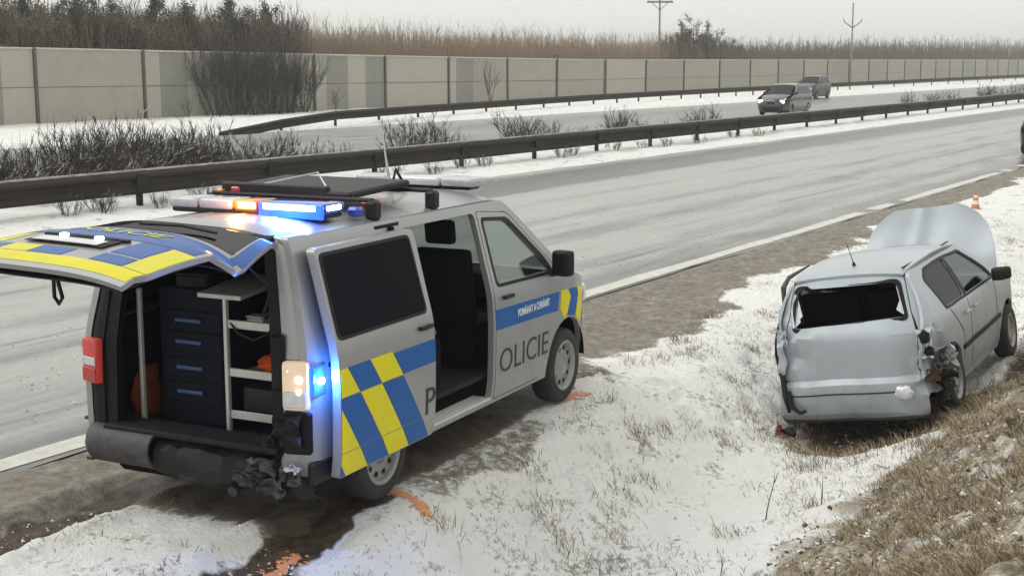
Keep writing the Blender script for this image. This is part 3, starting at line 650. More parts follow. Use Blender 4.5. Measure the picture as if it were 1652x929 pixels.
# utility poles
def upole(u, dist, h, label, kind):
    d = px_ray(u, 100); t = dist / math.hypot(d.x, d.y); e = empty('utility_pole', (d.x * t, d.y * t, 0), (0, 0, R(YAW - 90))); tag(e, label, 'pole')
    mk('shaft', tube([(0, 0, -.3), (0, 0, h)], [.13, .08], 8), 'pole_wood', e)
    if kind == 0:
        mk('crossarm', box(-1.25, 1.25, -.09, .09, h - .5, h - .3, .02), 'pole_wood', e)
        for q in (-1.1, -.1, 1.1): mk('insulator', xf(lathe_y([(.0, 0), (.07, .02), (.05, .12), (.09, .16), (.05, .3), (.0, .32)], 10), (q, 0, h - .3), (R(90), 0, 0)), 'decal_white', e)
        mk('brace', join(tube([(0, -.1, h - 1.2), (.8, -.1, h - .45)], .03, 5), tube([(0, -.1, h - 1.2), (-.8, -.1, h - .45)], .03, 5)), 'dark_metal', e)
    else:
        for q in (-1, 1):
            mk('crossarm', tube([(0, 0, h - 3.0), (q * 1.0, 0, h - 2.3), (q * 1.15, 0, h - 1.9)], [.08, .07, .05], 6), 'pole_wood', e)
            mk('insulator', xf(lathe_y([(.0, 0), (.08, .02), (.06, .2), (.0, .34)], 10), (q * 1.15, 0, h - 1.9), (R(90), 0, 0)), 'decal_white', e)
upole(1063, 135, 9.1, 'wooden utility pole with flat crossarm rising beside the dark tree clump', 0)
upole(1373, 175, 10.1, 'slim utility pole with upswept arms above the distant hedge', 1)

# dry grass on the embankment and blades poking through the snow
def grass(name, n_, fpos, hmin, hmax, lean, mats, seed, label, w=.006):
    rg = np.random.RandomState(seed); x, y = fpos(rg, n_); n_ = len(x); z = ground_h(x, y) - .012
    h = rg.uniform(hmin, hmax, n_); a = rg.uniform(0, 2 * np.pi, n_); ln = rg.uniform(.3, 1, n_) * lean; th = rg.uniform(0, 2 * np.pi, n_)
    # blades lie mostly down-slope (towards +y) as wind and snow left them
    ax = np.cos(a) * ln * h + .1 * h; ay = np.sin(a) * ln * h + .35 * lean * h
    wx, wy = np.cos(th) * w, np.sin(th) * w
    P = np.stack([np.stack([x - wx, y - wy, z], 1), np.stack([x + wx, y + wy, z], 1), np.stack([x + ax * .45 + wx * .7, y + ay * .45 + wy * .7, z + h * .62], 1), np.stack([x + ax * .45 - wx * .7, y + ay * .45 - wy * .7, z + h * .62], 1), np.stack([x + ax, y + ay, z + h * .78], 1)], 1).reshape(-1, 3)
    k = np.arange(n_)[:, None] * 5; F = [tuple(q) for q in (k + np.array([0, 1, 2, 3])).tolist()] + [tuple(q) for q in (k + np.array([3, 2, 4])).tolist()]
    me = bpy.data.meshes.new(name); me.from_pydata(P.tolist(), [], F)
    for mt in mats: me.materials.append(MATS[mt])
    mi = rg.randint(0, len(mats), n_); me.polygons.foreach_set('material_index', np.concatenate([mi, mi]))
    o = bpy.data.objects.new(name, me); COL.objects.link(o); return tag(o, label, kind='stuff')
pm('straw_a', (.36, .28, .16), .85, var=.3, scale=3); pm('straw_b', (.24, .18, .10), .85, var=.3, scale=3); pm('straw_c', (.47, .40, .27), .85, var=.25, scale=3); pm('straw_d', (.11, .085, .05), .9, var=.3, scale=3); pm('straw_e', (.62, .60, .54), .85, var=.15, scale=3)
def slope_pos(rg, n_):
    x = 6 + rg.rand(n_) ** 1.5 * 16; y = rg.uniform(-.2, 3.75, n_); m_ = (y > .17 * x - .9) & (y < 3.08 - (fbm(x, y, 1.1, 4, 4) - .5) * 1.1) & (fbm(x, y, 2.4, 3, 1) > .46)
    m_ &= ~((np.abs(x - 14.8) < .9) & (np.abs(y - 2.85) < .25)); return x[m_], y[m_]
grass('dry_grass', 90000, slope_pos, .03, .13, 1.7, ['straw_a', 'straw_b', 'straw_c', 'straw_d', 'straw_b', 'straw_d'], 81, 'flattened dry straw-coloured grass on the embankment slope', .003)
def snow_pos(rg, n_):
    x = 4 + rg.rand(n_) ** 1.3 * 24; y = rg.uniform(2.9, 7.3, n_); vx_, vy_ = van_xy(x, y)
    m_ = (fbm(x, y, 1.7, 4, 3) > .52) & ~((np.abs(vy_) < 1.0) & (vx_ > -1.2) & (vx_ < 4.1)) & ~((np.abs(np.abs(vy_) - .8) < .3) & (vx_ < .2)) & (y < slush_edge(x) + .1); return x[m_], y[m_]
grass('snow_grass', 32000, snow_pos, .02, .085, 1.3, ['straw_b', 'straw_d', 'straw_d', 'straw_c'], 82, 'short dry grass tips poking through the snowy verge', .003)
def tuft_pos(rg, n_):
    c = rg.rand(110, 2) * np.array([17, 3.6]) + np.array([6.5, 3.0]); k_ = rg.randint(0, 110, n_); q = c[k_] + rg.normal(0, .09, (n_, 2)); x, y = q[:, 0], q[:, 1]; vx_, vy_ = van_xy(x, y)
    m_ = ~((np.abs(vy_) < 1.2) & (vx_ > -1.2) & (vx_ < 4.1)) & (y < slush_edge(x)) & ~((np.abs(np.abs(vy_) - .8) < .35) & (vx_ < .2)); return x[m_], y[m_]
grass('grass_tufts', 6500, tuft_pos, .04, .14, 1.2, ['straw_b', 'straw_d', 'straw_a', 'straw_d'], 84, 'scattered brown grass tufts standing out of the snow', .003)
def wreck_pos(rg, n_):
    a = rg.uniform(0, 6.28, n_); d = rg.uniform(.75, 1.3, n_); x = 13.2 + np.cos(a) * d * 1.4; y = 3.75 + np.sin(a) * d * .95; m_ = x < 13.6; return x[m_], y[m_]
grass('ditch_grass', 1500, wreck_pos, .06, .16, 1.0, ['straw_b', 'straw_d', 'straw_a', 'straw_c'], 83, 'longer tangled grass in the ditch round the back of the wrecked car', .0035)
# crumbs of soil and snow: uncountable small lumps
def crumbs(name, n_, fpos, r0, r1, mats, seed, label, sink=.35):
    rg = np.random.RandomState(seed); x, y = fpos(rg, n_); n_ = len(x); z = ground_h(x, y); r = r0 + (r1 - r0) * rg.rand(n_) ** 2.5
    base = np.array([(1, 0, 0), (0, 1, 0), (-1, 0, 0), (0, -1, 0), (0, 0, 1), (0, 0, -1)], float); tri = np.array([(0, 1, 4), (1, 2, 4), (2, 3, 4), (3, 0, 4), (1, 0, 5), (2, 1, 5), (3, 2, 5), (0, 3, 5)])
    a = rg.rand(n_) * 6.28; B = base[None] * rg.uniform(.55, 1.3, (n_, 6, 1)) * r[:, None, None]; B = B + rg.normal(0, .2, B.shape) * r[:, None, None]
    c, s = np.cos(a)[:, None], np.sin(a)[:, None]; P = np.stack([B[..., 0] * c - B[..., 1] * s + x[:, None], B[..., 0] * s + B[..., 1] * c + y[:, None], B[..., 2] * .7 + (z + r * (.7 - sink) * .5)[:, None]], -1).reshape(-1, 3)
    F = (tri[None] + (np.arange(n_) * 6)[:, None, None]).reshape(-1, 3)
    me = bpy.data.meshes.new(name); me.from_pydata(P.tolist(), [], F.tolist())
    for mt in mats: me.materials.append(MATS[mt])
    me.polygons.foreach_set('material_index', np.repeat(rg.randint(0, len(mats), n_), 8)); o = bpy.data.objects.new(name, me); COL.objects.link(o); return tag(o, label, kind='stuff')
pm('clod_tan', (.46, .39, .29), .9, var=.3, scale=20); pm('clod_dark', (.09, .068, .045), .9, var=.3, scale=20); pm('clod_snow', (.80, .80, .775), .8, var=.1, scale=20); pm('clod_grey', (.40, .385, .35), .8, var=.2, scale=20)
def bank_pos(rg, n_):
    x = 6.5 + rg.rand(n_) ** 1.4 * 14; y = rg.uniform(.6, 3.4, n_); m_ = (y > .17 * x - .8) & (y < 3.2 - (fbm(x, y, 1.1, 4, 4) - .5) * 1.1); return x[m_], y[m_]
crumbs('soil_clods', 14000, bank_pos, .005, .026, ['clod_tan', 'clod_dark', 'clod_snow', 'clod_dark', 'clod_grey', 'clod_tan'], 91, 'loose crumbs of tan soil and snow over the embankment')
def verge_pos(rg, n_):
    x = 4.5 + rg.rand(n_) ** 1.2 * 20; y = rg.uniform(3.0, 8.2, n_); vx_, vy_ = van_xy(x, y); k_ = fbm(x, y, 1.3, 4, 2)
    m_ = (k_ > .45) & (y < slush_edge(x) + .3 * k_) & ~((np.abs(vy_) < .95) & (vx_ > -1.0) & (vx_ < 4.0)); return x[m_], y[m_]
crumbs('snow_crumbs', 16000, verge_pos, .004, .016, ['clod_snow', 'clod_snow', 'clod_grey', 'clod_snow', 'clod_snow'], 92, 'crumbs of snow and dirt scattered over the verge')
def road_pos(rg, n_):
    y = rg.choice([9.45, 10.5, 11.3, 12.4, 13.6, 14.5, 15.7, 16.6, 19.2], n_) + rg.normal(0, .22, n_); x = 3 + rg.rand(n_) ** 1.6 * 55; m_ = fbm(x * .25, y, 1.3, 4, 1) > .52; return x[m_], y[m_]
_gh = ground_h; ground_h = lambda a, b_: np.zeros_like(a) + .002
crumbs('slush_crumbs', 14000, road_pos, .004, .02, ['clod_grey', 'clod_snow', 'clod_grey'], 93, 'crumbs of grey slush left between the wheel tracks', .6)
ground_h = _gh
rs = random.Random(9)
for (u, v, zz, h, lb, br) in [(1236, 803, -.35, .42, 'dark leaning dry stalk in the snow before the wrecked car', 2), (1325, 803, -.4, .30, 'short upright dry stalk in the snow below the wrecked bumper', 1), (962, 905, -.2, .40, 'thin pale upright dry stalk in the snow beside scattered twigs', 1), (1160, 900, -.35, .25, 'short forked dry stalk at the edge of the brown bank', 3)]:
    d = px_ray(u, v); t = (zz - CAM_H) / d.z; x, y = d.x * t, d.y * t; e = empty('dry_stalk', (x, y, gh(x, y) - .03)); tag(e, lb, 'plant'); pts = []
    twig(rs, Vector((0, 0, 0)), Vector((.12, -.05, 1)), h, .006, 1, pts, 4, .08, .1, br, .4, .5); mk('stem', join(*pts), 'stalk', e)

# ------------------------------------------------------------------ police van
van = empty('police_van', (VAN[0], VAN[1], 0), (0, 0, VYAW)); tag(van, 'silver police van with blue and yellow livery, tailgate and sliding door open', 'van')
VZ = [.2, .34, .5, .7, .95, 1.15, 1.24, 1.30, 1.45, 1.65, 1.80, 1.86, 1.91, 1.94]
VW = [.905, .925, .945, .952, .955, .945, .93, .915, .875, .825, .785, .765, .74, .70]
vw = lambda z: float(np.interp(z, VZ, VW))
def vg(x):
    if x > 3.15: return 1 - .36 * ((x - 3.15) / .77) ** 2.2
    if x < -.82: return 1 - .05 * ((-.82 - x) / .16) ** 2
    return 1.
def vside(sgn, add=0.): return lambda u, v, off: (u, sgn * (vw(v) * vg(u) + add + off), v)
CV = VZ; CU = [-.96, -.93, -.9, -.86, -.82] + [3.15 + .07 * i for i in range(11)]
RA, FA, AR = -.06, 3.05, .415                                     # rear / front axle, wheel-arch radius
side_out = [(-.955, .40, .02)] + [(RA - AR, .40, 0)] + arc(RA, .36, AR, 176, 4) + [(RA + AR, .31, 0), (FA - AR, .31, 0)] + arc(FA, .36, AR, 176, 4) + [(FA + AR, .30, 0), (3.80, .30, .03), (3.90, .50, .05), (3.88, .78, .05), (3.74, 1.0, .05), (3.04, 1.21, .04), (2.12, 1.90, .08), (-.86, 1.925, .03), (-.90, 1.5, 0), (-.955, 1.05, 0)]
door_hole = rpoly([(.46, .36), (1.585, .36), (1.585, 1.84), (.46, 1.84)], .05)
fdoor = rpoly([(1.63, .345, .04), (2.50, .345, .03), (2.58, .52, .03), (2.66, .72, .05), (2.80, .88, .05), (2.86, 1.05, .03), (2.90, 1.20, .03), (2.14, 1.795, .06), (1.63, 1.845, .04)], .03)
fdoor_hole = rpoly([(1.622, .337, .04), (2.505, .337, .03), (2.588, .52, .03), (2.668, .72, .05), (2.808, .88, .05), (2.868, 1.05, .03), (2.908, 1.205, .03), (2.145, 1.803, .06), (1.622, 1.853, .04)], .03)
panel('side_panel', rpoly(side_out, 0), [door_hole, fdoor_hole], vside(-1), 'van_silver', van, .05, CU, CV)
lhole1 = rpoly([(.55, 1.27), (1.50, 1.27), (1.50, 1.79), (.55, 1.79)], .06); lhole2 = rpoly([(-.72, 1.27), (.40, 1.27), (.40, 1.79), (-.70, 1.79)], .06); lhole3 = rpoly([(1.72, 1.26), (2.74, 1.24), (2.10, 1.74), (1.72, 1.77)], .05)
lp = panel('side_panel', rpoly(side_out, 0), [lhole1, lhole2, lhole3], vside(1), 'van_silver', van, .05, CU, CV)
for h in (lhole1, lhole2, lhole3): panel('window', h, [], vside(1, -.008), 'glass_clear' if h is lhole3 else 'glass_dark', lp, .006, None, CV)
# front door
fwin = rpoly([(1.715, 1.265, .05), (2.74, 1.235, .06), (2.60, 1.37, .03), (2.12, 1.735, .06), (1.70, 1.775, .05)], .05)
fd_ = panel('front_door', fdoor, [fwin], vside(-1, .002), 'van_silver', van, .05, CU, CV)
panel('window_seal', rpoly([(1.69, 1.24, .05), (2.79, 1.212, .06), (2.62, 1.395, .03), (2.125, 1.762, .06), (1.675, 1.80, .05)], .05), [fwin], vside(-1, .006), 'black_trim', fd_, .012, None, CV)
panel('window', fwin, [], vside(-1, -.010), 'glass_clear', fd_, .006, None, CV)
def door_handle(parent, x, z, add):
    y = -(vw(z) + add); mk('handle', join(box(x - .085, x + .085, y - .035, y - .018, z - .016, z + .016, .012, 2), box(x - .08, x - .055, y - .03, y + .01, z - .012, z + .012, .004), box(x + .055, x + .08, y - .03, y + .01, z - .012, z + .012, .004)), 'black_plastic', parent, 40)
door_handle(fd_, 1.84, 1.15, 0.)
mk('mirror', join(xf(box(-.09, .09, -.12, .12, -.15, .15, .05, 3), (2.72, -1.05, 1.31), (0, 0, R(-12)), (.7, .72, .74)), box(2.68, 2.80, -.99, -.86, 1.19, 1.25, .02)), 'black_trim', fd_, 50)
# stripes on the front door and wing
def decal(poly, mat, parent, add, sgn=-1, name='livery_stripe', cu=None):
    return panel(name, poly, [], vside(sgn, add), mat, parent, .003, cu, CV, 35)
def letters(txt, width, size, x, z, mat, parent, add, bold=.0, name='lettering', shear=0):
    bm = text_vf(txt, size, width, bold)
    for v in bm.verts: v.co = Vector((v.co.x + x, v.co.y + z, 0))
    bmesh.ops.triangulate(bm, faces=bm.faces[:])
    for c in CV: bmesh.ops.bisect_plane(bm, geom=bm.verts[:] + bm.edges[:] + bm.faces[:], plane_co=(0, c, 0), plane_no=(0, 1, 0), dist=1e-5)
    return mk(name, sheet(bm, vside(-1, add), .003), mat, parent)
decal([(1.632, .905), (2.82, .872), (2.85, 1.0), (2.856, 1.035), (1.632, 1.068)], 'van_blue', fd_, .005)
letters('POMÁHAT A CHRÁNIT', .62, .085, 2.02, .953, 'decal_white', fd_, .009, .0015)
letters('OLICIE', .93, .285, 1.70, .535, 'decal_black', fd_, .006, -.002)
sp_ = van
ck = [((2.875, .88), (2.90, 1.035), (3.05, 1.03), (3.10, .955), (3.02, .80), (2.96, .78)), ((3.02, .80), (3.10, .955), (3.28, .95), (3.20, .775), (3.10, .785)), ((3.05, 1.03), (3.10, .955), (3.28, .95), (3.26, 1.02)), ((3.26, 1.02), (3.28, .95), (3.45, .945), (3.47, 1.01)), ((3.28, .95), (3.45, .945), (3.46, .80), (3.36, .68), (3.22, .76)), ((3.45, .945), (3.62, .94), (3.62, .72), (3.48, .60), (3.46, .80))]
for q, mt in zip(ck, ['van_yellow', 'van_blue', 'van_blue', 'van_yellow', 'van_yellow', 'van_blue']): decal(list(q), mt, van, .004, cu=CU, name='livery_block')
# sliding door, pushed back along the flank
DX0, DX1, DADD = -.80, .44, .115
dpoly = rpoly([(DX0, .365, .03), (DX1, .365, .05), (DX1, 1.85, .05), (DX0, 1.85, .04)], .03)
dwin = rpoly([(DX0 + .055, 1.285), (DX1 - .085, 1.285), (DX1 - .10, 1.80), (DX0 + .055, 1.80)], .045)
sdr = panel('sliding_door', dpoly, [dwin], vside(-1, DADD), 'van_silver', van, .06, [DX0 + .04 * i for i in range(1, 31)], CV)
panel('window', dwin, [], vside(-1, DADD + .004), 'glass_privacy', sdr, .008, None, CV)
panel('window_seal', rpoly([(DX0 + .035, 1.265), (DX1 - .065, 1.265), (DX1 - .08, 1.82), (DX0 + .035, 1.82)], .05), [dwin], vside(-1, DADD + .007), 'black_trim', sdr, .014, None, CV)
door_handle(sdr, .30, 1.175, DADD)
SH = .72; B = [-1.65, -1.38, -1.11, -.84, -.57, -.30, -.02]
def par(s0, s1, z0, z1): return [(s0 - SH * (z0 - .9), z0), (s1 - SH * (z0 - .9), z0), (s1 - SH * (z1 - .9), z1), (s0 - SH * (z1 - .9), z1)]
for row, (z0, z1) in enumerate(((.372, .525), (.532, .895), (.902, 1.085))):
    for k in range(6):
        yel = (k % 2 == 1) if row == 2 else (k % 2 == 0)
        q = clip(par(B[k] + .003, B[k + 1] - .003, z0, z1), DX0 + .012, DX1 - .01, .3, 1.2)
        if len(q) > 2: decal(q[::-1], 'van_yellow' if yel else 'van_blue', sdr, DADD + .004, name='livery_block')
decal(clip(par(-.014, 1.2, .905, 1.068), DX0, DX1 - .008, .3, 1.2)[::-1], 'van_blue', sdr, DADD + .004)
letters('P', .13, .285, .30, .535, 'decal_black', sdr, DADD + .006, -.002)
for zr, xa in ((.345, -.75), (1.10, -.75), (1.875, .14)): mk('door_rail', box(xa, .46, -(vw(zr) + .005), -(vw(zr) - .004), zr - .015, zr + .015, .002), 'black_trim', van)
mk('hinge_arm', box(.30, .50, -1.05, -.90, 1.08, 1.12, .01), 'dark_metal', van)
# blue side flasher behind the lamp and its light
# roof, windscreen, bonnet, nose
ys = np.linspace(-1, 1, 15)
rows = [[(x, t * (.735 - (.03 if x < -.8 else 0) - max(0, x - 1.9) * .05), 1.918 + .07 * (1 - abs(t) ** 2.6) - (.035 * ((x - 1.85) / .27) ** 2 if x > 1.85 else 0) - (.02 * ((-.7 - x) / .16) ** 2 if x < -.7 else 0)) for t in ys] for x in np.linspace(-.86, 2.12, 25)]
roof = mk('roof', skin(rows, .03), 'van_silver', van, 40)
for yy in (-.28, 0, .28): mk('roof_bead', box(-.6, 1.7, yy - .02, yy + .02, 1.955 if yy else 1.965, 1.992 if yy == 0 else 1.985, .012), 'van_silver', roof, 40)
rows = [[(2.10 + s * .94 + .10 * (1 - t * t) * (1 - .3 * s), t * (.70 + .10 * s), 1.895 - s * .69) for t in ys] for s in np.linspace(0, 1, 9)]
mk('windscreen', skin(rows, .006), 'glass_clear', van, 60)
rows = [[(3.06 + s * .72 + .10 * (1 - t * t), t * (.84 - .12 * s), 1.205 - .22 * s - .04 * t * t) for t in ys] for s in np.linspace(0, 1, 7)]
mk('bonnet', skin(rows, .02), 'van_silver', van, 60)
zz = [1.0, .95, .85, .7, .55, .42, .30]
rows = [[(np.interp(z, [.3, .5, .8, 1.0], [3.86, 3.93, 3.90, 3.79]) + .08 * (1 - t * t) - .14 * abs(t) ** 4, t * .72, z) for t in ys] for z in zz]
mk('front_bumper', skin(rows, .03), 'van_silver', van, 60)
mk('grille', box(3.93, 4.01, -.42, .42, .80, .92, .02), 'black_plastic', van)
for s_ in (-1, 1): mk('headlight', xf(box(-.06, .06, -.17, .17, -.09, .09, .04, 2), (3.84, s_ * .60, .86), (0, 0, R(-18 * s_))), 'clear_lens', van, 50)
# rear frame: corner pillars, header, jambs
def pillar(sgn):
    xr = lambda z: float(np.interp(z, [.4, 1.05, 1.5, 1.925], [-.968, -.965, -.915, -.872]))
    def fm(u, v, off):
        w = vw(v) * .952; t = np.clip((abs(u) - (w - .10)) / .10, 0, 1); return (xr(v) + .05 * t * t - off, sgn * u, v)
    out = [(vw(z) * .952, z) for z in (.40, .6, .8, .95, 1.15, 1.3, 1.45, 1.65, 1.8, 1.9)] + [(.62, 1.925), (.62, 1.875), (.655, 1.83), (.70, 1.5), (.745, 1.15), (.745, .55), (.72, .50), (.72, .40)]
    hole = rpoly([(.755, .845), (.905, .845), (.905, 1.16), (.755, 1.16)], .02)
    panel('rear_pillar', out, [hole], fm, 'van_silver' if sgn < 0 else 'black_trim', van, .05, [.70, .74, .76, .78, .80, .82, .84, .86, .88, .90, .92], VZ)
    jamb = [(.747, .50), (.747, 1.15), (.702, 1.5), (.657, 1.83), (.60, 1.88), (.56, 1.80), (.60, 1.5), (.64, 1.15), (.65, .60), (.65, .50)]
    panel('door_jamb', jamb, [], lambda u, v, off: (xr(v) + .012 - off, sgn * u, v), 'black_trim', van, .06)
for s_ in (-1, 1): pillar(s_)
mk('rear_header', box(-.89, -.82, -.64, .64, 1.845, 1.93, .02), 'black_trim', van)
# tail lamps
ll = mk('tail_lamp', xf(box(-.05, .03, -.085, .085, -.158, .158, .03, 2), (-.940, .842, 1.0), (0, 0, R(-14))), 'tail_on', van, 50); ll['label'] = 'lit red tail lamp'
mk('lens_cell', xf(box(-.056, -.045, -.075, .075, -.03, .03, .008), (-.940, .842, 1.0), (0, 0, R(-14))), 'clear_lens', ll); mk('lens_cell', xf(box(-.056, -.045, -.075, .075, -.145, -.045, .008), (-.940, .842, 1.0), (0, 0, R(-14))), 'red_lens', ll)
rl = mk('tail_lamp', xf(box(-.05, .03, -.092, .085, -.158, .158, .03, 2), (-.955, -.842, 1.0), (0, 0, R(14))), 'reverse_lamp', van, 50); rl['label'] = 'lit clear and amber tail lamp'
mk('lens_cell', xf(box(-.056, -.045, -.08, .07, -.14, -.03, .01), (-.955, -.842, 1.0), (0, 0, R(14))), 'clear_lens', rl)
for (yy, z_, r_) in ((-.885, 1.045, .028), (-.885, .965, .022), (-.815, 1.10, .016)): mk('bulb', xf(lathe_y([(0, 0), (r_ * .8, .01), (r_, .03), (r_, .05)], 12), (-1.022 + .25 * abs(yy + .842), yy, z_), (0, 0, R(90 - 180))), 'bulb_warm', rl, 60)
# bumper: the right half is smashed
def bump_rows(y0, y1, n):
    rows = []
    for z, b in ((.57, .0), (.565, .055), (.54, .105), (.50, .135), (.44, .148), (.38, .135), (.335, .10), (.305, .04), (.30, .0)):
        row = []
        for y in np.linspace(y0, y1, n):
            c = max(0, (abs(y) - .78) / .17); row.append((-.95 - b + .22 * c ** 2.2 * (1 if b > .01 else 0), y, z))
        rows.append(row)
    return rows
bp = mk('rear_bumper', skin(bump_rows(.955, .28, 14), .02), 'bumper_plastic', van, 40)
rows = bump_rows(.275, -.90, 20); rr_ = random.Random(4)
rows = [[(p_[0] + .05 + rr_.gauss(0, .014) * min(1, (.3 - p_[1]) * 1.2) + (.05 if p_[1] < -.3 else 0), p_[1], p_[2] - .05 - .05 * max(0, -p_[1]) + rr_.gauss(0, .012)) for p_ in r_] for r_ in rows]
b2_ = mk('rear_bumper', skin(rows, .015), 'black_plastic', van, 25); b2_['label'] = 'smashed and sagging half of the rear bumper'
mk('step_plate', box(-1.03, -.78, -.72, .72, .545, .585, .01), 'interior_grey', van)
rr_ = random.Random(17)
def crumple(w, h, seed, amp=.05, nx=7, ny=6):
    r_ = random.Random(seed)
    return skin([[((i / (ny - 1) - .5) * 0 + r_.gauss(0, amp), (j / (nx - 1) - .5) * w + r_.gauss(0, amp * .4), (i / (ny - 1) - .5) * h + r_.gauss(0, amp * .4)) for j in range(nx)] for i in range(ny)], .006)
for (x, y, z, w, h, mt, nm) in [(-1.03, -.60, .45, .20, .11, 'torn_metal', 'torn_sheet'), (-1.04, -.50, .36, .22, .08, 'dark_metal', 'torn_sheet'), (-1.03, -.84, .47, .10, .03, 'alu', 'torn_sheet'), (-1.03, -.82, .42, .16, .10, 'torn_metal', 'torn_sheet'), (-1.0, -.80, .70, .20, .22, 'black_plastic', 'bent_trim'), (-1.0, -.62, .60, .16, .10, 'black_plastic', 'bent_trim'), (-1.04, -.68, .33, .22, .10, 'torn_metal', 'torn_sheet')]:
    mk(nm, xf(crumple(w, h, int(abs(x * y * z) * 9999), .022), (x, y, z), (0, R(rr_.uniform(-15, 15)), R(rr_.uniform(-15, 15)))), mt, van)
mk('lamp_panel', xf(box(-.03, .02, -.10, .09, -.14, .14, .015), (-.955, -.842, .69), (0, 0, R(14))), 'black_trim', van)
mk('jamb_cover', box(-.985, -.93, -.76, -.66, .95, 1.32, .02), 'black_trim', van)
mk('quarter_skirt', box(-.96, -.50, -.955, -.90, .34, .50, .02), 'black_plastic', van)
mk('underbody', box(-.90, 3.7, -.74, .74, .22, .50, .04), 'interior', van)
mk('exhaust', tube([(-.2, -.3, .28), (-.9, -.35, .27), (-1.02, -.36, .25)], .035, 10), 'dark_metal', van)
mk('tow_bar', box(-1.0, -.85, -.12, .12, .26, .34, .02), 'dark_metal', van)
mk('sill_step', join(*[box(.47, 1.58, -.93 + .035 * k, -.91 + .035 * k, .345, .368, .004) for k in range(5)]), 'alu', van)
# wheels
def wheel(parent, x, y, r, sgn, width=.2, rimr=None, name='wheel', rim='steel_rim', spokes=False, z=None):
    w = empty(name, (x, y, r if z is None else z)); w.parent = parent; rm = rimr or r * .62; h = width / 2
    ty = mk('tyre', lathe_y([(rm * .98, -h * .85), (rm * 1.06, -h), (r * .90, -h), (r * .97, -h * .85), (r, -h * .55), (r, h * .55), (r * .97, h * .85), (r * .90, h), (rm * 1.06, h), (rm * .98, h * .85), (rm * .98, -h * .85)], 32), 'rubber', w, 40)
    o = sgn * h
    prof = [(rm * 1.02, o * .96), (rm * .97, o * 1.0), (rm * .90, o * .90), (rm * .86, o * .62), (rm * .66, o * .60), (rm * .52, o * .74), (rm * .36, o * .72), (rm * .30, o * .60), (rm * .18, o * .66), (.0, o * .68)]
    ri = mk('rim', lathe_y(prof, 32), rim, w, 40)
    for k in range(5 if spokes else 10):
        a = 2 * math.pi * k / (5 if spokes else 10); rad = rm * (.62 if spokes else .70); s = rm * (.24 if spokes else .10)
        mk('vent_hole', xf(lathe_y([(0, 0), (s, 0)] if sgn < 0 else [(s, 0), (0, 0)], 10), (rad * math.cos(a), o * (.78 if spokes else .66), rad * math.sin(a)), (0, 0, 0), (1, 1, 1)), 'black_trim', w)
    mk('brake_disc', lathe_y([(0, o * .3), (rm * .8, o * .3)], 20), 'dark_metal', w)
    return w
for x in (RA, FA):
    for s_ in (-1, 1): wheel(van, x, s_ * .825, .335, s_, .215, .222)
for x in (RA, FA):
    for s_ in (-1, 1):
        V_, F_ = [], []; N_ = 14
        for k in range(N_ + 1):
            a = math.pi * k / N_
            for y in (.62, .93): V_.append((x + (AR + .012) * math.cos(a), s_ * y, .36 + (AR + .012) * math.sin(a)))
        F_ = [(2 * k, 2 * k + 1, 2 * k + 3, 2 * k + 2) for k in range(N_)]
        mk('wheel_housing', (V_, F_), 'interior', van)
# interior
mk('floor', box(-.94, 2.9, -.86, .86, .505, .545, .005), 'interior_grey', van)
mk('liner', box(-.88, .44, -.83, -.80, .56, 1.26, .01), 'interior', van); mk('liner', box(-.88, 1.5, .80, .83, .56, 1.26, .01), 'interior', van)
mk('liner', [(-.88, -.80, 1.26), (.44, -.80, 1.26), (.44, -.70, 1.84), (-.88, -.62, 1.84)] and ([(-.88, -.82, 1.26), (.44, -.82, 1.26), (.44, -.70, 1.84), (-.86, -.70, 1.84)], [(0, 1, 2, 3)]), 'interior', van)
mk('headliner', box(-.84, 2.0, -.70, .70, 1.86, 1.89, .005), 'interior', van)
mk('light_block_board', box(.30, .34, -.80, .80, .545, 1.87, .005), 'interior', van)  # black partition added behind the drawers to block light
# rear shelf and drawer unit
mk('drawer_cabinet', box(-.66, -.10, -.10, .50, .55, 1.50, .01), 'drawer_navy', van)
for z in (1.28, 1.13, .95, .78):
    d_ = mk('drawer', box(-.675, -.655, -.04, .44, z - .075, z + .065, .006), 'drawer_navy', van); mk('drawer_handle', box(-.70, -.674, .12, .34, z - .012, z + .014, .006), 'drawer_blue', d_)
for y, z1, m_ in ((-.105, 1.47, 'alu'), (.635, 1.48, 'alu')): mk('upright', box(-.72, -.685, y - .014, y + .014, .55, z1, .004), m_, van)
mk('upright', box(-.16, -.12, -.12, -.09, .55, 1.6, .004), 'interior_grey', van)
for z in (1.275, .945, .655):
    mk('shelf', join(box(-.70, -.10, -.60, -.12, z - .012, z, .003), box(-.705, -.69, -.60, -.12, z - .012, z + .045, .004)), 'alu', van)
mk('shelf', xf(box(-.28, .28, -.20, .16, -.012, .02, .004), (-.45, -.05, 1.50), (0, R(-6), 0)), 'alu', van)
mk('light_stand', join(tube([(-.5, -.25, 1.29), (-.45, -.35, 1.62)], .015, 6), tube([(-.5, -.45, 1.29), (-.42, -.30, 1.6)], .015, 6), tube([(-.62, -.28, 1.30), (-.62, -.55, 1.45)], .018, 6), box(-.60, -.40, -.60, -.48, 1.29, 1.40, .02)), 'dark_metal', van)
rr_ = random.Random(23)
def lump(rx, ry, rz, seed, amp=.25):
    bm = bmesh.new(); bmesh.ops.create_icosphere(bm, subdivisions=3, radius=1)
    for v in bm.verts:
        k = 1 + amp * mnoise.noise(v.co * 1.8 + Vector((seed, seed * .7, 0))) + amp * .5 * mnoise.noise(v.co * 4.5 + Vector((0, seed, 0))); v.co = Vector((v.co.x * rx * k, v.co.y * ry * k, max(v.co.z, -.75) * rz * k))
    bm.verts.index_update(); r = ([tuple(v.co) for v in bm.verts], [[v.index for v in f.verts] for f in bm.faces]); bm.free(); return r
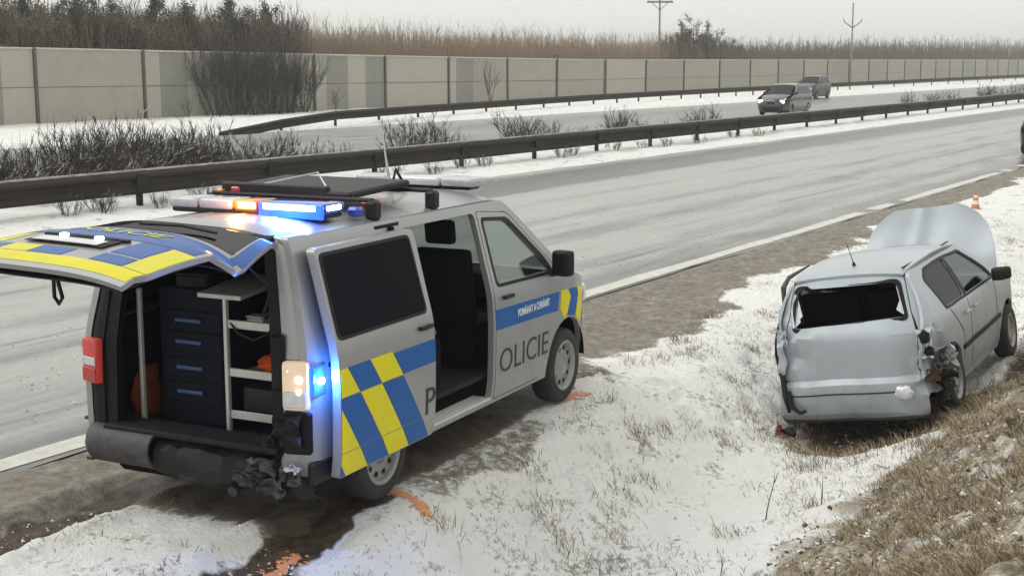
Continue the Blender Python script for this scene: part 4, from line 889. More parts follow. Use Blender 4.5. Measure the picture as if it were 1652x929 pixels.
tag(mk('reflective_vest', lump(.15, .15, .075, 3, .45), 'orange_cloth', None, 50, tuple(Matrix.Translation((VAN[0], VAN[1], 0)) @ Matrix.Rotation(VYAW, 4, 'Z') @ Vector((-.50, -.40, 1.005)))), 'crumpled bright orange vest lying on the middle shelf of the police van', 'vest')
tag(mk('orange_bag', lump(.16, .06, .20, 8, .35), 'bag_cloth', None, 50, tuple(Matrix.Translation((VAN[0], VAN[1], 0)) @ Matrix.Rotation(VYAW, 4, 'Z') @ Vector((-.55, .725, .69)))), 'dark orange cloth bag standing beside the drawers in the police van', 'bag')
tag(mk('equipment_case', box(-.22, .22, -.17, .17, 0, .20, .02, 2), 'black_plastic', None, 40, tuple(Matrix.Translation((VAN[0], VAN[1], 0)) @ Matrix.Rotation(VYAW, 4, 'Z') @ Vector((-.44, -.36, .657))), (0, 0, VYAW)), 'black equipment case on the lowest shelf of the police van', 'case')
rr_ = random.Random(77)
vw_ = Matrix.Translation((VAN[0], VAN[1], 0)) @ Matrix.Rotation(VYAW, 4, 'Z')
for k, (x_, y_, z_, a_, b_, c_, m_, lb) in enumerate([(-.50, -.50, 1.277, .10, .06, .10, 'steel_rim', 'small grey box at the back of the top shelf in the police van'), (-.60, -.30, 1.277, .05, .07, .07, 'alu', 'pale small tin at the front of the top shelf in the police van'), (-.40, -.47, .947, .14, .06, .13, 'interior_grey', 'dark box behind the orange vest in the police van'), (-.50, .25, 1.502, .14, .12, .10, 'interior_grey', 'dark case on top of the drawer cabinet in the police van')]):
    tag(mk('storage_box', join(box(-a_, a_, -b_, b_, 0, c_ * .8, .01), box(-a_ - .005, a_ + .005, -b_ - .005, b_ + .005, c_ * .8, c_, .008)), m_, None, 40, tuple(vw_ @ Vector((x_, y_, z_))), (0, 0, VYAW + rr_.uniform(-.2, .2))), lb, 'box')
mk('cable', tube([(-.70, -.14, 1.30), (-.73, -.22, 1.24), (-.72, -.34, 1.20), (-.73, -.45, 1.25), (-.70, -.5, 1.30)], .008, 6), 'black_plastic', van)
mk('hanging_wire', tube([(-1.0, -.66, .48), (-1.06, -.60, .36), (-1.04, -.50, .27), (-1.05, -.46, .22)], .006, 5), 'black_trim', van); mk('hanging_wire', tube([(-1.0, -.80, .46), (-1.05, -.78, .33), (-1.03, -.72, .26)], .006, 5), 'black_trim', van)
# seats
def seat(x, y, parent, w=.25, zb=.55, hb=.66, mat='seat_cloth'):
    mk('seat', join(box(x - .02, x + .50, y - w, y + w, zb, zb + .38, .06, 2)), mat, parent, 50)
    mk('backrest', xf(box(-.06, .06, -w, w, 0, hb, .05, 2), (x, y, zb + .34), (0, R(-10), 0)), mat, parent, 50)
    mk('headrest', xf(box(-.045, .045, -.13, .13, 0, .2, .04, 2), (x - .13, y, zb + .34 + hb + .03), (0, R(-8), 0)), mat, parent, 50)
for y in (-.48, .48): seat(1.72, y, van)
for y in (-.45, .40): seat(.62, y, van, .3)
mk('dashboard', box(2.62, 3.05, -.80, .80, .85, 1.20, .08, 2), 'interior', van, 50)
st = mk('steering_wheel', xf(lathe_y([(.17, -.012), (.185, 0), (.17, .012), (.155, 0), (.17, -.012)], 24), (2.42, .45, 1.12), (0, 0, R(90))), 'interior', van, 60); st.rotation_euler = (0, 0, 0)
# tailgate, swung up above the opening
def tg(s, t):
    w = float(np.interp(s, [0, .2, .5, .60, .72, .85, 1.35, 1.5], [.66, .72, .80, .79, .74, .74, .77, .72]))
    zc = float(np.interp(s, [0, .1, .5, .62, .75, 1.1, 1.42, 1.5], [1.955, 1.985, 1.995, 1.998, 1.998, 1.978, 1.945, 1.90]))
    ed = float(np.interp(s, [0, .25, .5, .58, .66, .75, .9, 1.3, 1.5], [.05, .10, .17, .19, .13, .07, .065, .06, .05]))
    return Vector((-.87 - s, t * w, zc - ed * abs(t) ** 3.2 + .02 * t))
ss = sorted(set([round(.025 * i, 3) for i in range(61)] + [.58, .62, .66, 1.42])); ts = np.linspace(-1, 1, 61)
tgo = mk('tailgate', skin([[tuple(tg(s, t)) for t in ts] for s in ss], -.035), 'van_silver', van, 40)
def tgpatch(name, s0, s1, t0, t1, mat, up=.006, slant=0, n=6, parent=tgo, th=-.0015):
    rows = [[tuple(tg(s, t + slant * (s - s0)) + Vector((0, 0, up * .45))) for t in np.linspace(t0, t1, max(n, int((t1 - t0) / .03) + 1))] for s in np.linspace(s0, s1, max(3, int((s1 - s0) / .02) + 1))]
    return mk(name, skin(rows, -abs(th)), mat, parent, 40)
tgpatch('rear_window', .06, .50, -.86, .86, 'glass_privacy', .008, n=20, th=-.004)
tgpatch('livery_stripe', .545, .87, -.95, .95, 'gate_blue', .006, n=24)
for t_ in (-.995, .885): tgpatch('livery_stripe', .03, .54, t_, t_ + .11, 'gate_blue', .007, n=6)
for s0, s1, t0, t1, mt in ((.885, 1.345, -.99, -.78, 'gate_yellow'), (1.355, 1.465, -.99, .97, 'gate_yellow'), (.885, 1.16, .62, .97, 'gate_yellow'), (1.20, 1.345, -.76, -.46, 'gate_blue'), (1.20, 1.345, -.18, .14, 'gate_blue'), (1.20, 1.345, .45, .76, 'gate_blue'), (1.20, 1.345, .15, .44, 'gate_yellow'), (.885, 1.17, -.76, -.47, 'gate_blue'), (1.20, 1.345, .77, .97, 'gate_yellow')):
    tgpatch('livery_block', s0, s1, t0, t1, mt, .006, 0, 24 if t1 - t0 > 1 else 8)
bm = text_vf('POLICIE', .17, .72, 0)
bmesh.ops.triangulate(bm, faces=bm.faces[:])
def tgt(u, v, off):
    s = .745 - v; q = tg(s, -(u - .36) / .76); return tuple(q + Vector((0, 0, .008 + off)))
mk('lettering', sheet(bm, tgt, .002), 'gate_yellow', tgo)
pr = mk('plate_recess', join(*[skin([[tuple(tg(s, t) + Vector((0, 0, .012))) for t in np.linspace(-.36, .42, 10)] for s in np.linspace(.97, 1.15, 4)], -.004)]), 'black_trim', tgo, 40)
mk('number_plate', skin([[tuple(tg(s, t) + Vector((0, 0, .02))) for t in np.linspace(-.30, .36, 8)] for s in np.linspace(1.04, 1.14, 3)], -.004), 'clear_lens', tgo, 40)
for t in (-.16, .2): mk('plate_lamp', xf(box(-.02, .02, -.025, .025, 0, .02, .006), tuple(tg(1.0, t) + Vector((0, 0, .012)))), 'bulb_white', tgo)
mk('handle_strip', skin([[tuple(tg(s, t) + Vector((0, 0, .018))) for t in np.linspace(-.40, .46, 10)] for s in np.linspace(.93, .965, 3)], -.02), 'black_plastic', tgo, 40)
mk('wiper', tube([tuple(tg(.47, .05) + Vector((0, 0, .03))), tuple(tg(.40, -.3) + Vector((0, 0, .035))), tuple(tg(.36, -.62) + Vector((0, 0, .03)))], .010, 6), 'black_plastic', tgo)
mk('inner_trim', skin([[tuple(tg(s, t * .92) + Vector((0, 0, -.065 - .02 * (1 - t * t)))) for t in np.linspace(-1, 1, 13)] for s in np.linspace(.55, 1.46, 8)], -.01), 'interior_grey', tgo, 40)
mk('latch', box(-2.36, -2.28, .20, .32, 1.83, 1.93, .02), 'black_plastic', tgo)
mk('pull_strap', tube([(-1.75, .36, 1.92), (-1.75, .355, 1.78), (-1.76, .325, 1.68), (-1.76, .30, 1.60), (-1.76, .33, 1.56), (-1.76, .365, 1.60), (-1.755, .37, 1.70), (-1.75, .36, 1.80)], .013, 6), 'black_plastic', tgo)
for s_ in (-1, 1): mk('gas_strut', tube([(-.88, s_ * .68, 1.55), (-1.35, s_ * .68, 1.88)], [.010, .007], 8), 'black_trim', van)
mk('gate_flasher', box(-2.30, -2.22, .55, .69, 1.86, 1.905, .012), 'orange_flash', tgo)
# blue side flasher by the tail lamp
def lamp_light(parent, loc, col, watt, size):
    ld = bpy.data.lights.new('lamp_light', 'POINT'); ld.energy = watt; ld.color = col; ld.shadow_soft_size = size; o = bpy.data.objects.new('lamp_light', ld); COL.objects.link(o); o.location = loc; o.parent = parent; return o
sf = mk('side_flasher', box(-.90, -.84, -.985, -.925, 1.00, 1.045, .015, 2), 'white_flash', van, 50)
mk('flasher_lens', box(-.945, -.80, -.968, -.915, .93, 1.12, .02, 2), 'blue_flash', van, 50)
lamp_light(van, (-.90, -1.03, 1.03), (.03, .2, 1), 16, .03)
# roof equipment
for x in (.22, 1.06):
    bar = mk('roof_bar', box(x - .03, x + .03, -.70, .70, 2.045, 2.075, .01), 'black_plastic', van)
    for s_ in (-1, 1): mk('bar_foot', box(x - .05, x + .05, s_ * .70 - .045, s_ * .70 + .045, 1.92, 2.06, .02), 'black_plastic', bar)
lbx = -.20
lb_ = mk('rear_light_bar', box(lbx - .12, lbx + .12, -.64, .64, 1.975, 2.015, .02, 2), 'black_plastic', van, 50)
for (y0, y1, mt, nm) in ((-.66, -.12, 'blue_lens', 'lens'), (-.11, .10, 'amber_lens', 'lens'), (.11, .40, 'grey_lens', 'lens'), (.41, .66, 'grey_lens', 'lens')): mk(nm, box(lbx - .13, lbx + .13, y0, y1, 2.006, 2.08, .03, 3), mt, lb_, 50)
mk('led_strip', box(lbx - .150, lbx - .135, -.60, -.17, 2.03, 2.07, .006), 'white_flash', lb_); mk('led_strip', box(lbx - .146, lbx - .12, -.655, -.13, 1.975, 2.078, .008), 'blue_flash', lb_)
mk('led_strip', box(lbx - .142, lbx - .125, -.10, .05, 2.025, 2.07, .006), 'orange_flash', lb_)
mk('led_strip', box(lbx - .10, lbx + .06, -.675, -.655, 2.035, 2.065, .006), 'white_flash', lb_)
lamp_light(lb_, (lbx - .25, -.40, 2.08), (.03, .2, 1), 14, .06); lamp_light(lb_, (lbx - .22, .0, 2.09), (1, .35, .08), 5, .05)
fl = mk('front_light_bar', box(2.0, 2.2, -.52, .52, 1.975, 2.005, .02), 'black_plastic', van)
for (y0, y1, mt) in ((-.57, -.26, 'grey_lens'), (-.25, .25, 'clear_lens'), (.26, .57, 'grey_lens')): mk('lens', box(1.97, 2.23, y0, y1, 2.0, 2.075, .03, 3), mt, fl, 50)
sb = mk('sign_board', join(xf(box(-.42, .42, -.50, .64, -.02, .03, .015), (.66, 0, 2.09), (0, R(-2), 0)), box(.24, .30, -.30, .64, 2.03, 2.14, .012)), 'black_plastic', van)
mk('board_frame', join(tube([(.30, .30, 2.13), (.75, .12, 2.19), (.32, -.25, 2.12)], .008, 6)), 'alu', sb)
mk('warning_lamp', box(.22, .25, .46, .54, 2.06, 2.11, .01), 'red_lens', sb); mk('warning_lamp', box(.20, .26, .60, .66, 2.02, 2.09, .01), 'amber_lens', sb)
mk('small_lens', box(.28, .42, -.66, -.54, 1.98, 2.05, .02), 'red_lens', van); mk('small_lens', box(.02, .12, -.70, -.60, 1.96, 2.03, .02), 'blue_lens', van)
mk('antenna', tube([(1.62, .02, 1.98), (1.62, .02, 2.10), (1.60, .04, 2.30), (1.58, .06, 2.56)], [.03, .014, .008, .004], 6), 'alu', van)
mk('bracket', join(tube([(1.58, -.02, 1.98), (1.60, -.06, 2.16), (1.72, -.10, 1.98)], .016, 6), box(1.52, 1.70, -.14, .06, 1.97, 2.01, .01)), 'black_plastic', van)

# ------------------------------------------------------------------ passenger cars
CZ = [.18, .3, .45, .6, .75, .86, .95, 1.02, 1.12, 1.24, 1.36, 1.42, 1.47]
CW = [.74, .775, .80, .815, .82, .815, .80, .775, .735, .675, .605, .57, .50]
def car_fns(kw=1., kz=1., x_rear=-.70, x_front=3.2, dmg=None):
    cw_ = lambda z: kw * float(np.interp(z / kz, CZ, CW))
    def g(x):
        k = 1.
        if x > x_front - .55: k -= .30 * ((x - x_front + .55) / .55) ** 2
        if x < x_rear + .35: k -= .13 * ((x_rear + .35 - x) / .35) ** 2
        return k
    def side(sgn, add=0.):
        def f(u, v, off):
            q = Vector((u, sgn * (cw_(v) * g(u) + add + off), v)); return tuple(dmg(q)) if dmg else tuple(q)
        return f
    return cw_, g, side
def grid(pts, hw, crown, n=13, tuck=0., dmg=None):
    """surface through a profile [(x, z)], spread across the car's width"""
    rows = []
    for i, (x, z) in enumerate(pts):
        a, b_ = pts[max(i - 1, 0)], pts[min(i + 1, len(pts) - 1)]; d = Vector((b_[0] - a[0], b_[1] - a[1])).normalized(); nrm = Vector((-d.y, d.x))
        c = crown[i] if hasattr(crown, '__len__') else crown; w = hw[i] if hasattr(hw, '__len__') else hw; row = []
        for t in np.linspace(-1, 1, n):
            k = c * (1 - abs(t) ** 2.4); q = Vector((x + nrm.x * k, t * w, z + nrm.y * k)); row.append(tuple(dmg(q)) if dmg else tuple(q))
        rows.append(row)
    return rows
# --- the wreck: silver hatchback in the ditch
car = empty('wrecked_car', CAR_L, CAR_R); tag(car, 'crashed silver hatchback in the ditch with raised bonnet and smashed rear window', 'car')
def dmg(q):
    d = (q - Vector((-.45, -.82, .47))).length; k = math.exp(-(d / .27) ** 2)              # right rear corner pushed in
    nv = Vector((mnoise.noise(q * 9), mnoise.noise(q * 9 + Vector((7, 0, 0))), mnoise.noise(q * 9 + Vector((0, 9, 0)))))
    rg_ = (abs(mnoise.noise(q * 6 + Vector((2, 5, 1)))) - .25) * .16; q = q + nv * .11 * k + Vector((.10 + rg_, .07 + rg_, 0)) * k
    d2 = (q - Vector((-.60, .76, .80))).length; k2 = math.exp(-(d2 / .32) ** 2)             # left rear corner crushed
    nv = Vector((mnoise.noise(q * 7 + Vector((3, 3, 3))), mnoise.noise(q * 7 + Vector((5, 1, 0))), mnoise.noise(q * 7 + Vector((0, 4, 2)))))
    rg_ = (abs(mnoise.noise(q * 5 + Vector((9, 5, 1)))) - .25) * .10; q = q + nv * .045 * k2 + Vector((.06 + rg_, -.05 - rg_ * .6, 0)) * k2
    return q + Vector((mnoise.noise(q * 3.1), mnoise.noise(q * 2.7 + Vector((4, 0, 0))), mnoise.noise(q * 2.9 + Vector((0, 8, 0))))) * .005
cw_, cg, cside = car_fns(dmg=dmg)
cut_u = [-.7 + .07 * i for i in range(57)]; cut_v = sorted(CZ + [.22, .26, .35, .4, .5, .55, .65, .7, .8, .9])
WR = .36
c_out = [(-.68, .34, .02), (-.36, .30, 0)] + arc(0, .30, WR, 180, 0) + [(.40, .20, 0), (2.06, .20, 0)] + arc(2.46, .30, WR, 180, 0) + [(2.86, .24, 0), (3.14, .28, .03), (3.20, .55, .04), (3.12, .74, .05), (2.35, .985, .05), (1.48, 1.425, .12), (.6, 1.475, .0), (-.40, 1.43, .05), (-.60, 1.03, .04), (-.70, .86, .04), (-.71, .5, .02)]
w1 = rpoly([(.03, 1.015, .04), (.72, 1.005, .02), (.74, 1.385, .02), (.10, 1.375, .06), (-.10, 1.30, .05)], .03)
w2 = rpoly([(.80, 1.005, .02), (1.98, .995, .05), (1.86, 1.09, .02), (1.40, 1.36, .06), (.82, 1.388, .02)], .03)
for s_ in (-1, 1):
    spn = panel('body_side', rpoly(c_out, 0), [w1, w2], cside(s_), 'car_silver', car, .03, cut_u, cut_v, 20)
    for h in (w1, w2):
        panel('window', h, [], cside(s_, -.010), 'glass_rear' if h is w1 else 'glass_car', spn, .005, None, CZ)
    panel('window_seal', rpoly([(-.01, .99, .04), (2.04, .972, .05), (1.88, 1.115, .02), (1.41, 1.385, .06), (.7, 1.41, 0), (.06, 1.40, .06), (-.15, 1.31, .05)], .03), [w1, w2], cside(s_, .004), 'black_trim', spn, .008, cut_u, CZ)
    panel('rub_strip', [(.38, .52), (2.04, .53), (2.04, .575), (.38, .565)], [], cside(s_, .018), 'black_plastic', spn, .02, cut_u, None)
    for x in (.77, 1.93): panel('door_gap', [(x, .27), (x + .012, .27), (x + .012, .96), (x, .96)], [], cside(s_, .0015), 'black_trim', spn, .002, cut_u, CZ)
    panel('door_gap', [(.42, .40), (.432, .40), (.44, .7), (.10, .98), (.09, .97), (.425, .69)], [], cside(s_, .0015), 'black_trim', spn, .002, cut_u, CZ)
    for x in (.95, 2.0 - 1.75): mk('door_handle', box(x - .08 + (.0 if x > .5 else .35), x + .08 + (.0 if x > .5 else .35), s_ * (cw_(.86) + .028) - .012, s_ * (cw_(.86) + .028) + .012, .845, .875, .01), 'car_silver', spn)
    mm = mk('mirror', join(xf(box(-.06, .06, -.10, .10, -.065, .065, .04, 3), (1.80, s_ * .93, 1.04), (0, 0, R(-8 * s_))), box(1.74, 1.86, s_ * .87 - .10, s_ * .87 + .03, .97, 1.01, .01)), 'black_plastic', car, 50)
    wheel(car, 0, s_ * .735, .295, s_, .175, .185, z=.30); wheel(car, 2.46, s_ * .745, .295, s_, .175, .185, z=.295)
for x in (0, 2.46):
    for s_ in (-1, 1):
        V_ = []
        for k in range(13):
            a = math.pi * k / 12
            for y in (.50, .79): V_.append((x + (WR + .012) * math.cos(a), s_ * y, .30 + (WR + .012) * math.sin(a)))
        mk('wheel_housing', (V_, [(2 * k, 2 * k + 1, 2 * k + 3, 2 * k + 2) for k in range(12)]), 'interior', car)
roofp = [(-.44, 1.425), (-.30, 1.455), (0, 1.475), (.5, 1.488), (1.0, 1.475), (1.35, 1.445), (1.50, 1.41)]
cr_ = mk('roof', skin(grid(roofp, [.535, .55, .56, .565, .565, .56, .56], .028, 15, dmg=dmg), .02), 'car_silver', car, 45)
mk('windscreen', skin(grid([(1.50, 1.41), (1.8, 1.26), (2.1, 1.10), (2.34, .98)], [.56, .62, .68, .72], .05, 13), .006), 'glass_car', car, 60)
mk('roof_seam', box(-.36, 1.4, -.515, -.505, 1.463, 1.478, .002), 'black_trim', cr_)
mk('aerial', join(tube([(-.12, .02, 1.49), (-.13, .02, 1.53)], [.022, .012], 8), tube([(-.13, .02, 1.52), (-.24, .03, 1.74)], [.005, .003], 6)), 'black_plastic', cr_)
# tailgate with the broken window
def rear_map(u, v, off):
    x = float(np.interp(v, [.2, .50, .82, .90, 1.03, 1.42], [-.715, -.735, -.735, -.715, -.635, -.44]))
    q = Vector((x + .10 * abs(u / .75) ** 3.0 - off, u, v)); return tuple(dmg(q))
rw = rpoly([(-.555, 1.045, .05), (.545, .985, .06), (.50, 1.345, .07), (-.465, 1.355, .07)], .05)
tgc = panel('tailgate', rpoly([(-.66, .49, .03), (.68, .49, .03), (.68, .88, .05), (.60, 1.08, .05), (.53, 1.40, .04), (.44, 1.435, .0), (-.44, 1.435, 0), (-.53, 1.40, .04), (-.60, 1.08, .05), (-.66, .88, .05)], .04), [rw], rear_map, 'car_silver', car, .03, [-.7 + .06 * i for i in range(25)], cut_v, 18)
panel('window_frame', rpoly([(-.59, 1.015, .05), (.58, .955, .06), (.535, 1.375, .07), (-.50, 1.385, .07)], .05), [rw], lambda u, v, off: tuple(Vector(rear_map(u, v, off)) + Vector((-.006, 0, 0))), 'black_trim', tgc, .012, None, CZ)
for u0, v0, a in ((.54, 1.0, 0), (.52, 1.05, 1), (-.54, 1.06, 2)):
    mk('glass_shard', ([rear_map(u0, v0, -.01), rear_map(u0 - .02 * (1 if u0 > 0 else -1), v0 + .20, -.01), rear_map(u0 - .07 * (1 if u0 > 0 else -1), v0 + .05, -.012)], [(0, 1, 2)]), 'clear_lens', tgc)
mk('sash_frame', tube([rear_map(-.535, 1.07, -.03), rear_map(-.485, 1.25, -.03), rear_map(-.46, 1.34, -.03)], .012, 6), 'clear_lens', tgc)
mk('sash_frame', tube([rear_map(.55, 1.00, .01), rear_map(.575, 1.15, -.01), rear_map(.52, 1.30, .0)], .016, 6), 'clear_lens', tgc)
# corner sheets beside the tailgate, lamps
for s_ in (-1, 1):
    panel('rear_corner', rpoly([(.655, .56, .0), (.80, .56, .0), (.80, .9, 0), (.69, 1.05, 0), (.57, 1.40, 0), (.54, 1.40, 0), (.61, 1.08, .0), (.69, .88, 0), (.67, .6, 0)], 0), [], lambda u, v, off, s_=s_: tuple(dmg(Vector((float(np.interp(v, [.2, .50, .82, .90, 1.03, 1.42], [-.715, -.735, -.735, -.715, -.635, -.44])) + .11 * abs(u / .75) ** 3.4 - off, s_ * min(u, cw_(v) * .995), v)))), 'car_silver', car, .02, [.6 + .03 * i for i in range(8)], cut_v, 18)
tl = mk('tail_lamp', xf(crumple(.13, .27, 5, .012), tuple(dmg(Vector((-.665, -.735, .80)))), (0, 0, R(28))), 'clear_lens', car); tl['label'] = 'broken tail lamp'
mk('lamp_socket', xf(lump(.03, .05, .07, 2, .3), tuple(dmg(Vector((-.68, -.735, .86)))), (0, 0, R(20))), 'black_trim', tl); mk('lamp_socket', xf(lump(.03, .045, .05, 4, .3), tuple(dmg(Vector((-.66, -.76, .72)))), (0, 0, R(20))), 'black_trim', tl)
t2 = mk('tail_lamp', xf(crumple(.12, .16, 9, .012), tuple(dmg(Vector((-.68, .70, .90)))), (0, 0, R(-20))), 'blue_sheen' if 'blue_sheen' in MATS else 'grey_lens', car); t2['label'] = 'cracked bluish tail lamp'
# rear bumper: hanging loose on the left
def bum(u, v, off):
    x = float(np.interp(v, [.14, .2, .32, .46, .525, .55], [-.68, -.75, -.785, -.80, -.79, -.735])); q = Vector((x + .16 * abs(u / .8) ** 3.5 - off, u, v - .04 - .05 * max(0, u) ** 1.5)); return tuple(dmg(q))
bmp = panel('rear_bumper', rpoly([(-.70, .15, .05), (.74, .15, .05), (.73, .50, .03), (.66, .548, .02), (-.64, .548, .02), (-.74, .50, .03)], .03), [], bum, 'car_silver', car, .02, [-.72 + .06 * i for i in range(25)], cut_v, 18)
panel('bumper_groove', [(-.60, .405), (.62, .405), (.62, .42), (-.60, .42)], [], lambda u, v, off: tuple(Vector(bum(u, v, off)) + Vector((-.004, 0, 0))), 'dark_metal', bmp, .003, [-.6 + .1 * i for i in range(13)])
mk('bumper_lip', tube([tuple(Vector(bum(u, .155, 0)) + Vector((.01, 0, -.01))) for u in np.linspace(-.68, .72, 15)], .022, 6), 'dark_metal', bmp)
mk('fog_lamp', xf(lump(.04, .085, .07, 6, .25), tuple(Vector(bum(-.52, .40, 0)) + Vector((-.02, 0, 0)))), 'clear_lens', bmp, 40)
rr_ = random.Random(31)
for k, (x, y, z, w, h, mt) in enumerate([(-.52, -.84, .60, .18, .22, 'torn_metal'), (-.38, -.86, .52, .22, .20, 'steel_rim'), (-.30, -.85, .64, .20, .16, 'car_silver'), (-.60, -.78, .48, .14, .12, 'rust_brown'), (-.28, -.84, .40, .16, .20, 'torn_metal'), (-.46, -.87, .44, .16, .14, 'black_plastic'), (-.20, -.84, .66, .18, .12, 'torn_metal'), (-.36, -.84, .28, .14, .18, 'dark_metal')]):
    mk('torn_sheet', xf(crumple(w, h, 60 + k, .025), (x, y + .03, z), (R(rr_.uniform(-20, 20)), R(rr_.uniform(-20, 20)), R(70 + rr_.uniform(-25, 25)))), mt, car)
# left flank edge torn outwards
mk('torn_edge', tube([(-.52, .74, .36), (-.50, .755, .55), (-.48, .77, .72), (-.46, .765, .85), (-.40, .75, 1.0), (-.34, .69, 1.16)], [.02, .03, .04, .035, .022, .012], 7), 'black_trim', car, 40)
mk('torn_edge', skin([[(-.62 + .06 * j, .62 - .06 * z_ + .05 * j, .34 - .02 * z_ + .05 * math.sin(j)) for j in range(4)] for z_ in range(5)], .01), 'black_plastic', car)
mk('hanging_bracket', join(tube([(-.74, .62, .40), (-.79, .58, .26), (-.80, .50, .20), (-.80, .44, .22)], [.03, .028, .02, .014], 6), tube([(-.72, .66, .56), (-.77, .64, .36), (-.77, .62, .20)], [.03, .03, .018], 6)), 'black_plastic', car)
mk('door_frame', join(tube([(-.34, .70, 1.20), (-.32, .69, 1.36), (-.22, .66, 1.44), (.3, .62, 1.48)], [.018, .03, .022, .01], 6)), 'torn_metal', car)
# cabin
mk('cabin_floor', box(-.62, 2.4, -.66, .66, .22, .30, .01), 'interior', car); mk('parcel_shelf', box(-.60, -.12, -.56, .56, .93, .955, .01), 'interior', car)
mk('boot_liner', box(-.48, -.42, -.60, .60, .35, .93, .01), 'interior', car)
for y in (-.34, .34):
    seat(.10, y, car, .30, .30, .60); seat(1.05, y, car, .24, .30, .62)
mk('dashboard', box(1.85, 2.3, -.66, .66, .60, .98, .08, 2), 'interior', car)
# raised bonnet and engine bay
hp = [(2.34, .985), (2.36, 1.08), (2.43, 1.22), (2.52, 1.38), (2.60, 1.52), (2.66, 1.63), (2.70, 1.70), (2.73, 1.74)]
hr = grid(hp, [.74, .75, .74, .71, .66, .57, .46, .36], [-.05, -.055, -.06, -.06, -.055, -.05, -.04, -.03], 33)
hr = [[(p_[0] + .10 * max(0, p_[1] - .15) + .05 * max(0, -.45 - p_[1]) - .03 * math.exp(-((p_[1] - .15 + .3 * (p_[2] - 1.3)) / .07) ** 2) + .01 * math.sin(p_[1] * 9 + p_[2] * 5), p_[1] + .05 * (p_[2] - 1.3), p_[2] - .16 * max(0, p_[1] - .2) * (p_[2] - .985)) for p_ in r_] for r_ in hr]
mk('bonnet', skin(hr, .02), 'car_silver', car, 50)
mk('engine', join(box(2.5, 3.0, -.45, .40, .4, .80, .05), box(2.55, 2.85, -.2, .2, .78, .88, .03), box(2.45, 2.65, .42, .62, .6, .85, .02)), 'dark_metal', car)
mk('front_bumper', skin(grid([(3.10, .74), (3.24, .60), (3.28, .42), (3.22, .24)], [.56, .58, .58, .56], .06, 11), .02), 'car_silver', car, 45)
for s_ in (-1, 1): mk('headlight', box(3.0, 3.16, s_ * .58 - .12, s_ * .58 + .12, .60, .74, .04, 2), 'clear_lens', car, 50)

